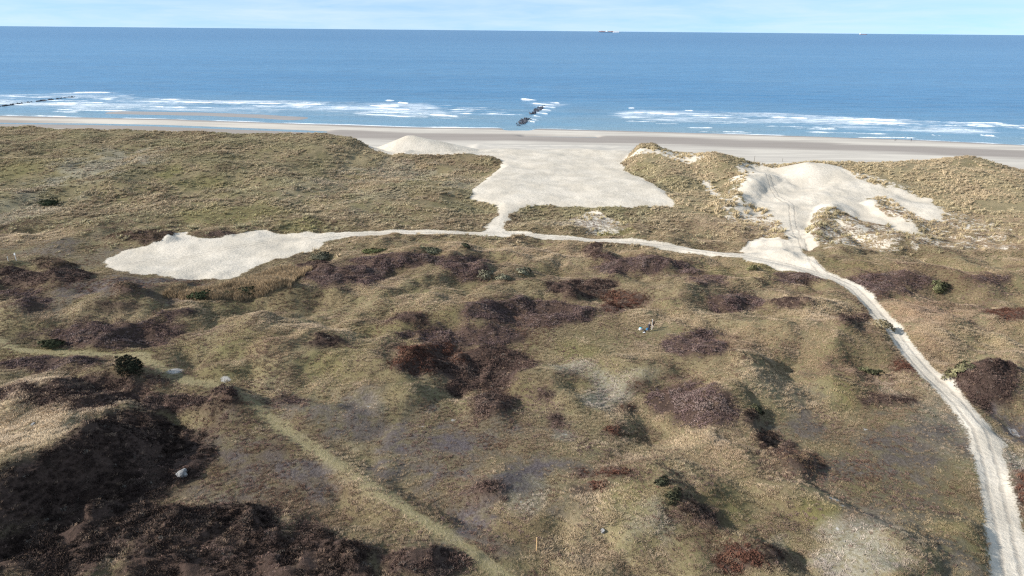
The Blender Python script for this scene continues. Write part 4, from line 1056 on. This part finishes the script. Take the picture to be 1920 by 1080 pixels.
# rock groynes in the surf
def boulder(seed):
    g = random.Random(seed); bm = bmesh.new(); bmesh.ops.create_icosphere(bm, subdivisions=2, radius=1)
    ax = [Vector((g.gauss(0, 1), g.gauss(0, 1), g.gauss(0, 1))).normalized() for _ in range(7)]
    lim = [g.uniform(.55, .9) for _ in ax]
    for v in bm.verts:
        for a, l in zip(ax, lim):
            d = v.co.dot(a)
            if d > l: v.co -= a * (d - l)
        v.co *= 1 + .05 * g.random()
    me = bpy.data.meshes.new('boulder'); bm.to_mesh(me); bm.free()
    return me
M_ROCK = plain('wet_basalt', (.045, .05, .066), .45, .5, 1.5)
ROCKS = [boulder(s) for s in range(5)]
for me in ROCKS: me.materials.append(M_ROCK)
def groyne(line, segs, width, n, label):
    P = atl(line, 0.2)
    root = empty('rock_groyne', P[0][0], P[0][1], 0, label, 'groyne', 0, 'rock groynes in the surf')
    L = np.concatenate([[0], np.cumsum(np.hypot(*np.diff(P, axis=0).T))])
    for k in range(n):
        a, b = random.choice(segs); t = random.uniform(a, b) * L[-1]
        x = np.interp(t, L, P[:, 0]); y = np.interp(t, L, P[:, 1])
        o = put('boulder', ROCKS[k % 5], root)
        w = width * (0.6 + .6 * abs(math.sin(t * .21)))
        o.location = (x + random.gauss(0, .3) * w - P[0][0], y + random.gauss(0, .45) * w - P[0][1], random.uniform(-.3, .2))
        o.rotation_euler = (random.random() * 6, random.random() * 6, random.random() * 6)
        s = random.uniform(.4, .95); o.scale = (s * 1.3, s, s * .7)
groyne([(974, 235.5), (984, 226), (997, 214), (1012, 203), (1024, 197)], [(0, .34), (.08, .26), (.5, .95), (.55, .85)], 4.4, 230, 'dark rock groyne ringed with foam in the surf right of centre')
groyne([(-20, 202), (0, 199.5), (30, 195), (60, 191), (95, 187), (143, 181.5)], [(0, .7), (0, .35), (.55, .98)], 1.5, 150, 'long thin dark rock groyne at the left edge of the surf')

# posts
M_WOOD = plain('pale_stake_wood', (.50, .33, .17), .8); M_WHITE = plain('white_paint', (.74, .74, .72), .6, .06); M_DARKWOOD = plain('weathered_post_wood', (.10, .085, .07), .85)
def post(u, v, h, r, mat, label, z=None, cap=None, sign=False, name='marker_post'):
    x, y = ray_ground([(u, v)], 10 if z is None else z, 345)[0]
    root = empty(name, x, y, gz(x, y), label, 'post', 0, 'marker posts and stakes')
    bm = bmesh.new(); add_rod(bm, (0, 0, -.3), (0, 0, h), r, r * .9, 8); bm_obj('shaft', bm, mat, root)
    bm = bmesh.new(); add_rod(bm, (0, 0, h), (0, 0, h + r * 1.6), r * .9, r * .1, 8); bm_obj('tip', bm, mat, root)
    if sign:
        bm = bmesh.new(); add_box(bm, (0, -r - .015, h - .35), (.34, .03, .40)); bm_obj('sign_plate', bm, M_WHITE, root)
    return root
post(1006, 1038, 1.75, .07, M_WOOD, 'pale wooden stake in the grass near the bottom edge')
post(31, 490, 1.9, .06, M_WHITE, 'taller white post with a small plate by the left edge', sign=True)
post(16, 491, 1.25, .05, M_WHITE, 'shorter plain white post by the left edge')
post(1414, 304, 2.6, .09, M_DARKWOOD, 'taller thin dark post on the dune gap before the beach')
post(1467, 303, 1.4, .08, M_DARKWOOD, 'shorter thin dark post on the dune gap before the beach')

# pale stone and bits
def stone(u, v, s, mat, label, seed):
    x, y = ray_ground([(u, v)], 6)[0]
    root = empty('stone', x, y, gz(x, y), label, 'stone', 0, 'pale stones in the grass')
    for k, (dx, dy, q) in enumerate([(0, 0, 1), (.55, -.35, .55), (-.35, -.55, .6), (.1, .6, .5)][: 4 if s > .4 else 1]):
        o = put('lump', boulder(seed + k), root); o.data.materials.append(mat)
        o.location = (dx * s, dy * s, s * q * .28); o.scale = (s * q * .75, s * q, s * q * .85); o.rotation_euler = (.3 * k, .5, k)
M_STONE = plain('pale_weathered_stone', (.21, .205, .20), .9, .4, 3)
stone(343, 893, .75, M_STONE, 'pale grey stone lump beside the shadow of the foreground dune', 71)
stone(63, 799, .33, M_STONE, 'small whitish stone on the sunlit grass slope at the left edge', 75)
stone(1130, 1006, .34, M_STONE, 'small whitish stone in the grass near the bottom, right of the stake', 77)

# ------------------------------------------------------------------ people and dog
def skin_body(joints, bones, name):
    """joints: name -> (xyz, radius); one continuous surface grown on the bones"""
    names = list(joints)
    me = bpy.data.meshes.new(name)
    me.from_pydata([joints[n][0] for n in names], [(names.index(a), names.index(b)) for a, b in bones], [])
    o = bpy.data.objects.new(name, me); COL.objects.link(o)
    md = o.modifiers.new('skin', 'SKIN'); md.use_smooth_shade = True
    sv = me.skin_vertices[0].data if me.skin_vertices else None
    if sv is None:
        bpy.context.view_layer.objects.active = o
        bpy.context.view_layer.update(); sv = me.skin_vertices[0].data
    for i, n in enumerate(names):
        r = joints[n][1]; sv[i].radius = (r, r) if not isinstance(r, tuple) else r
        sv[i].use_root = (i == 0)
    ms = o.modifiers.new('sub', 'SUBSURF'); ms.levels = 2; ms.render_levels = 2
    dg = bpy.context.evaluated_depsgraph_get()
    new = bpy.data.meshes.new_from_object(o.evaluated_get(dg))
    bpy.data.objects.remove(o)
    return new

def person(x, y, rz, label, jacket, trousers, shoes, hairc, pose, hat=None):
    root = empty('person', x, y, gz(x, y), label, 'person', rz, 'people out on the dunes and beach')
    J = {'pelvis': ((0, 0, .93), (.155, .115)), 'waist': ((0, 0, 1.10), (.145, .105)), 'chest': ((0, -.01, 1.33), (.175, .12)), 'neckb': ((0, 0, 1.49), .075), 'neck': ((0, -.01, 1.55), .058), 'head': ((0, -.03, 1.64), .088), 'crown': ((0, -.02, 1.74), .082)}
    B = [('pelvis', 'waist'), ('waist', 'chest'), ('chest', 'neckb'), ('neckb', 'neck'), ('neck', 'head'), ('head', 'crown')]
    hands = []
    for s, sd in ((1, 'r'), (-1, 'l')):
        st = pose.get('step', .08) * s
        J.update({'hip' + sd: ((s * .095, 0, .86), .10), 'knee' + sd: ((s * .11, -.04 - st * .4, .48), .067), 'ankle' + sd: ((s * .12, st, .10), .048), 'toe' + sd: ((s * .14, st - .17, .045), .04)})
        B += [('pelvis', 'hip' + sd), ('hip' + sd, 'knee' + sd), ('knee' + sd, 'ankle' + sd), ('ankle' + sd, 'toe' + sd)]
        sh, el, wr = pose[sd]
        J.update({'sh' + sd: ((s * .19, 0, 1.43), .072), 'el' + sd: (el, .052), 'wr' + sd: (wr, .036)})
        B += [('chest', 'sh' + sd), ('sh' + sd, 'el' + sd), ('el' + sd, 'wr' + sd)]
        d = (Vector(wr) - Vector(el)).normalized(); side = d.cross(Vector((0, 0, 1)));
        if side.length < .2: side = Vector((0, 1, 0))
        side.normalize(); nrm = side.cross(d)
        pm = Vector(wr) + d * .07; J['pm' + sd] = (tuple(pm), .034); B.append(('wr' + sd, 'pm' + sd))
        for k in range(4):
            f0 = pm + d * .03 + side * (.022 * (k - 1.5)); f1 = f0 + d * (.035 + .006 * (k in (1, 2))) + nrm * .012; f2 = f1 + d * .02 + nrm * .03
            J[f'fa{k}{sd}'] = (tuple(f0), .010); J[f'fb{k}{sd}'] = (tuple(f1), .009); J[f'fc{k}{sd}'] = (tuple(f2), .008)
            B += [('pm' + sd, f'fa{k}{sd}'), (f'fa{k}{sd}', f'fb{k}{sd}'), (f'fb{k}{sd}', f'fc{k}{sd}')]
        t0 = Vector(wr) + d * .04 + side * .035; t1 = t0 + d * .04 + side * .02 + nrm * .015
        J['ta' + sd] = (tuple(t0), .011); J['tb' + sd] = (tuple(t1), .009); B += [('wr' + sd, 'ta' + sd), ('ta' + sd, 'tb' + sd)]
        hands.append(Vector(wr))
    me = skin_body(J, B, 'body')
    skinm = plain('skin', (.52, .33, .24), .6, .08)
    for mt in (jacket, trousers, shoes, skinm): me.materials.append(mt)
    for p in me.polygons:
        c = p.center
        hand = any((c - w).length < .17 and (c - w).dot(Vector(pose[sd][2]) - Vector(pose[sd][1])) > 0 for w, sd in zip(hands, 'rl'))
        p.material_index = 3 if (hand or c.z > 1.53) else 2 if c.z < .12 else 1 if c.z < .93 and abs(c.x) < .24 and not (abs(c.x) > .2 and c.z > .7) else 0
        p.use_smooth = True
    bod = put('body', me, root)
    # face: nose, eyes, ears
    bm = bmesh.new(); add_rod(bm, (0, -.115, 1.665), (0, -.138, 1.63), .008, .016, 6); bm_obj('nose', bm, skinm, bod)
    for s in (-1, 1):
        bm = bmesh.new(); bmesh.ops.create_icosphere(bm, subdivisions=1, radius=.011, matrix=Matrix.Translation((s * .035, -.108, 1.672))); bm_obj('eye', bm, M_DARKWOOD, bod)
        bm = bmesh.new(); bmesh.ops.create_icosphere(bm, subdivisions=1, radius=.028, matrix=Matrix.Translation((s * .088, -.02, 1.655)) @ Matrix.Diagonal((.4, .7, 1, 1))); bm_obj('ear', bm, skinm, bod)
    bm = bmesh.new(); add_box(bm, (0, -.112, 1.602), (.045, .012, .008)); bm_obj('mouth', bm, plain('lips', (.4, .16, .14), .5, .1), bod)
    # hair or hat
    bm = bmesh.new(); bmesh.ops.create_uvsphere(bm, u_segments=14, v_segments=9, radius=1, matrix=Matrix.Translation((0, .005, 1.70)) @ Matrix.Diagonal((.100, .112, .115, 1)))
    bmesh.ops.delete(bm, geom=[v for v in bm.verts if v.co.z < 1.60 or (v.co.z < 1.71 and v.co.y < -.055)], context='VERTS')
    bm_obj('hat' if hat else 'hair', bm, hat or hairc, root, True)
    # jacket hem
    bm = bmesh.new()
    prof = [(.200, .155, .78), (.195, .15, .92), (.178, .138, 1.10), (.205, .15, 1.33), (.15, .11, 1.46), (.085, .08, 1.52)]
    rings = []
    for (a, b, z) in prof:
        rings.append([bm.verts.new((a * math.cos(t * math.pi / 8), b * math.sin(t * math.pi / 8), z)) for t in range(16)])
    for r0, r1 in zip(rings, rings[1:]):
        for t in range(16): bm.faces.new((r0[t], r0[(t + 1) % 16], r1[(t + 1) % 16], r1[t]))
    bm_obj('jacket', bm, jacket, root, True)
    return root

navy = plain('navy_cloth', (.018, .022, .04), .85, .2); tan = plain('tan_cloth', (.085, .062, .042), .85, .2); palec = plain('pale_trouser_cloth', (.50, .40, .33), .85, .12); boots = plain('boot_leather', (.035, .028, .022), .6)
hair_d = plain('dark_hair', (.025, .018, .014), .6); cap_p = plain('pale_cap_cloth', (.42, .36, .34), .85); darkj = plain('dark_coat_cloth', (.025, .03, .045), .85); white_c = plain('white_cloth', (.62, .58, .56), .85, .1)
arms_rest = {'r': (0, (.25, .02, 1.16), (.24, -.08, .92)), 'l': (0, (-.25, .02, 1.16), (-.24, -.08, .92)), 'step': .05}
arms_front = {'r': (0, (.24, -.06, 1.18), (.14, -.26, 1.12)), 'l': (0, (-.24, -.06, 1.18), (-.14, -.26, 1.16)), 'step': .06}
staff_pose = {'r': (0, (.25, -.02, 1.16), (.22, -.14, .95)), 'l': (0, (-.27, -.10, 1.20), (-.33, -.30, 1.30)), 'step': .06}
pa = person(px0, py0, math.radians(150), 'person in navy jacket and trousers standing nearer the blue bags', navy, navy, boots, hair_d, arms_front, hat=cap_p)
pb = person(px1 + .25, py1, math.radians(10), 'person in tan coat and pale trousers holding a white staff', tan, palec, boots, hair_d, staff_pose)
ca_, sa_ = math.cos(math.radians(10)), math.sin(math.radians(10))
hx, hy = px1 + .25 + (-.36 * ca_ + .36 * sa_), py1 + (-.36 * sa_ - .36 * ca_)
root = empty('measuring_staff', hx, hy, gz(hx, hy), 'white upright staff held by the person in the tan coat', 'staff')
bm = bmesh.new(); add_rod(bm, (0, 0, -.1), (0, 0, 2.05), .03, .03, 8); bm_obj('rod', bm, M_WHITE, root)
bm = bmesh.new(); add_rod(bm, (0, 0, 1.98), (0, 0, 2.1), .045, .045, 8); bm_obj('cap', bm, M_WHITE, root)

def bag(u, v, s, cols, label, rz=0.3):
    x, y = ray_ground([(u, v)], 6)[0]
    root = empty('bag', x, y, gz(x, y), label, 'bag', rz, 'bags lying by the two people')
    bm = bmesh.new(); add_box(bm, (0, 0, s[2] * .5), s)
    bmesh.ops.subdivide_edges(bm, edges=bm.edges[:], cuts=3, use_grid_fill=True)
    for vv in bm.verts:
        t = vv.co.z / s[2]; k = 1 - .35 * t * t
        vv.co.x *= k * (1 + .06 * math.sin(9 * vv.co.y)); vv.co.y *= k
        vv.co.z += .03 * math.sin(7 * vv.co.x + 4 * vv.co.y)
    bm_obj('sack', bm, cols[0], root, True)
    bm = bmesh.new(); add_box(bm, (0, 0, s[2] * .98), (s[0] * .72, s[1] * .75, s[2] * .22)); bmesh.ops.bevel(bm, geom=bm.edges[:], offset=.04, segments=2, affect='EDGES'); fl = bm_obj('flap', bm, cols[1], root, True)
    bm = bmesh.new()
    for k in range(6):
        a0, a1 = math.pi * k / 6, math.pi * (k + 1) / 6
        add_rod(bm, (.14 * math.cos(a0), 0, s[2] * 1.05 + .12 * math.sin(a0)), (.14 * math.cos(a1), 0, s[2] * 1.05 + .12 * math.sin(a1)), .015, seg=6)
    bm_obj('handle', bm, cols[1], fl)
turq = plain('turquoise_fabric', (.06, .42, .52), .6, .1); blue = plain('blue_fabric', (.03, .14, .28), .7, .15); blackf = plain('black_fabric', (.02, .02, .025), .8)
bag(1201, 620.5, (.62, .45, .42), (white_c, turq), 'white bag with turquoise top on the grass left of the people')
bag(1213.5, 619.5, (.42, .34, .36), (blue, blue), 'small blue bag against the legs of the person in navy', .1)
bag(1208.5, 623.5, (.5, .36, .22), (blackf, blackf), 'flat dark bag lying left of the person in navy', .8)
x, y = ray_ground([(1207.3, 625.5)], 6)[0]
root = empty('map_board', x, y, gz(x, y) + .02, 'white board lying flat on the grass below the dark bag', 'board', .3)
bm = bmesh.new(); add_box(bm, (0, 0, .12), (.42, .32, .025)); bm_obj('board', bm, M_WHITE, root)
bm = bmesh.new(); add_box(bm, (0, .14, .142), (.14, .03, .02)); bm_obj('clip', bm, M_DARKWOOD, root)
for sx_ in (-1, 1):
    bm = bmesh.new(); add_box(bm, (sx_ * .17, 0, .035), (.03, .28, .15)); bm_obj('foot', bm, M_DARKWOOD, root)

x, y = ray_ground([(1708, 265.3)], 0)[0]
person(x, y, math.radians(95), 'person in dark coat walking along the water line on the beach', darkj, darkj, boots, hair_d, {**arms_rest, 'step': .22})
x, y = at(1876, 318, 10.2)
person(x + 1.0, y + 7.0, math.radians(200), 'person half hidden behind the grassy crest at the far right', white_c, darkj, boots, hair_d, arms_rest)
# dog
x, y = ray_ground([(1678.5, 264.2)], 0)[0]
root = empty('dog', x, y, gz(x, y), 'dark dog walking ahead of the person on the beach', 'dog', math.radians(180))
J = {'hips': ((.30, 0, .52), .12), 'loin': ((.08, 0, .54), .11), 'ribs': ((-.18, 0, .52), .14), 'withers': ((-.32, 0, .56), .115), 'neck': ((-.45, 0, .68), .075), 'head': ((-.54, 0, .76), .075), 'muzzle': ((-.68, 0, .72), .042), 'tail0': ((.42, 0, .58), .035), 'tail1': ((.56, 0, .66), .025), 'tail2': ((.66, 0, .78), .015)}
B = [('hips', 'loin'), ('loin', 'ribs'), ('ribs', 'withers'), ('withers', 'neck'), ('neck', 'head'), ('head', 'muzzle'), ('hips', 'tail0'), ('tail0', 'tail1'), ('tail1', 'tail2')]
for s in (-1, 1):
    J.update({f'hk{s}': ((.20 + .04 * s, s * .09, .34), .062), f'hh{s}': ((.38 + .05 * s, s * .09, .21), .034), f'hf{s}': ((.35 + .06 * s, s * .09, .03), .028), f'he{s}': ((-.26, s * .09, .34), .05), f'hw{s}': ((-.28 + .08 * s, s * .09, .17), .032), f'hp{s}': ((-.30 + .1 * s, s * .09, .03), .028), f'ear{s}': ((-.50, s * .06, .85), .02)})
    B += [('hips', f'hk{s}'), (f'hk{s}', f'hh{s}'), (f'hh{s}', f'hf{s}'), ('withers', f'he{s}'), (f'he{s}', f'hw{s}'), (f'hw{s}', f'hp{s}'), ('head', f'ear{s}')]
me = skin_body(J, B, 'body'); me.materials.append(plain('dark_fur', (.03, .024, .02), .8)); put('body', me, root)
bm = bmesh.new(); bmesh.ops.create_cone(bm, cap_ends=False, segments=12, radius1=.085, radius2=.08, depth=.04, matrix=Matrix.Translation((-.46, 0, .685)) @ Matrix.Rotation(-.9, 4, 'Y')); bm_obj('collar', bm, turq, root)

# ------------------------------------------------------------------ ships on the horizon
def ship(u, dist, L, label, hullm, housem, cargo, house_at, cat='ship', hh=14):
    d = FW * FPX + RT * (u - 960) + UP * (540 - 57); d = d / d[1]
    x, y = d[0] * dist, dist
    root = empty('cargo_ship', x, y, 0, label, cat, 0, 'ships on the horizon')
    bm = bmesh.new(); W = L * .13; n = 12; rings = []
    for k in range(n + 1):
        t = k / n; xx = (t - .5) * L; w = W * .5 * min(1, (1 - t) * 6 + .05) * min(1, .75 + t * 2); sheer = hh * (1 + .25 * max(0, t - .85) / .15)
        rings.append([bm.verts.new((xx + (3 if k == n else 0), -w, sheer)), bm.verts.new((xx, -w * .85, -4)), bm.verts.new((xx, w * .85, -4)), bm.verts.new((xx + (3 if k == n else 0), w, sheer))])
    for a, b in zip(rings, rings[1:]):
        for i in range(4): bm.faces.new((a[i], a[(i + 1) % 4], b[(i + 1) % 4], b[i]))
    bm.faces.new(rings[0]); bm.faces.new(rings[-1][::-1])
    bmesh.ops.recalc_face_normals(bm, faces=bm.faces); bm_obj('hull', bm, hullm, root)
    bm = bmesh.new(); hx_ = house_at * L
    add_box(bm, (hx_, 0, hh + 12), (L * .05, W * .9, 26)); add_box(bm, (hx_, 0, hh + 27), (L * .035, W * 1.0, 5)); br = bm_obj('bridge', bm, housem, root)
    bm = bmesh.new(); add_rod(bm, (hx_ - L * .05, 0, hh), (hx_ - L * .05, 0, hh + 24), 5, 4, 10); bm_obj('funnel', bm, housem, br)
    for (a, b, h, mt) in cargo:
        bm = bmesh.new(); add_box(bm, ((a + b) / 2 * L, 0, hh + h / 2), ((b - a) * L, W * .88, h)); bm_obj('container_block' if mt is not housem else 'deck_house', bm, mt, root)
    return root
rust = plain('ship_red_paint', (.35, .17, .15), .6, .15); shipblue = plain('ship_blue_paint', (.12, .20, .30), .6, .1); cream = plain('ship_white_paint', (.78, .78, .78), .5, .04); pinkc = plain('container_red_paint', (.42, .26, .25), .6, .2)
ship(1137, 18000, 400, 'long red container ship on the horizon right of centre', shipblue, cream, [(-.46, -.36, 16, pinkc), (-.34, -.22, 22, pinkc), (-.20, -.08, 18, pinkc), (.10, .26, 15, pinkc), (.28, .44, 17, rust)], .03)
ship(1156, 17600, 175, 'short bright white ship just right of the red container ship', cream, cream, [(-.40, .30, 22, cream), (.30, .38, 10, cream)], -.32, hh=16)
ship(1620, 18500, 190, 'tiny ship with white bridge on the horizon far right', pinkc, cream, [(-.2, .4, 5, pinkc)], -.42, hh=9)

print('marram', n_marram, 'turf', len(P), 'ground verts', nx * ny)
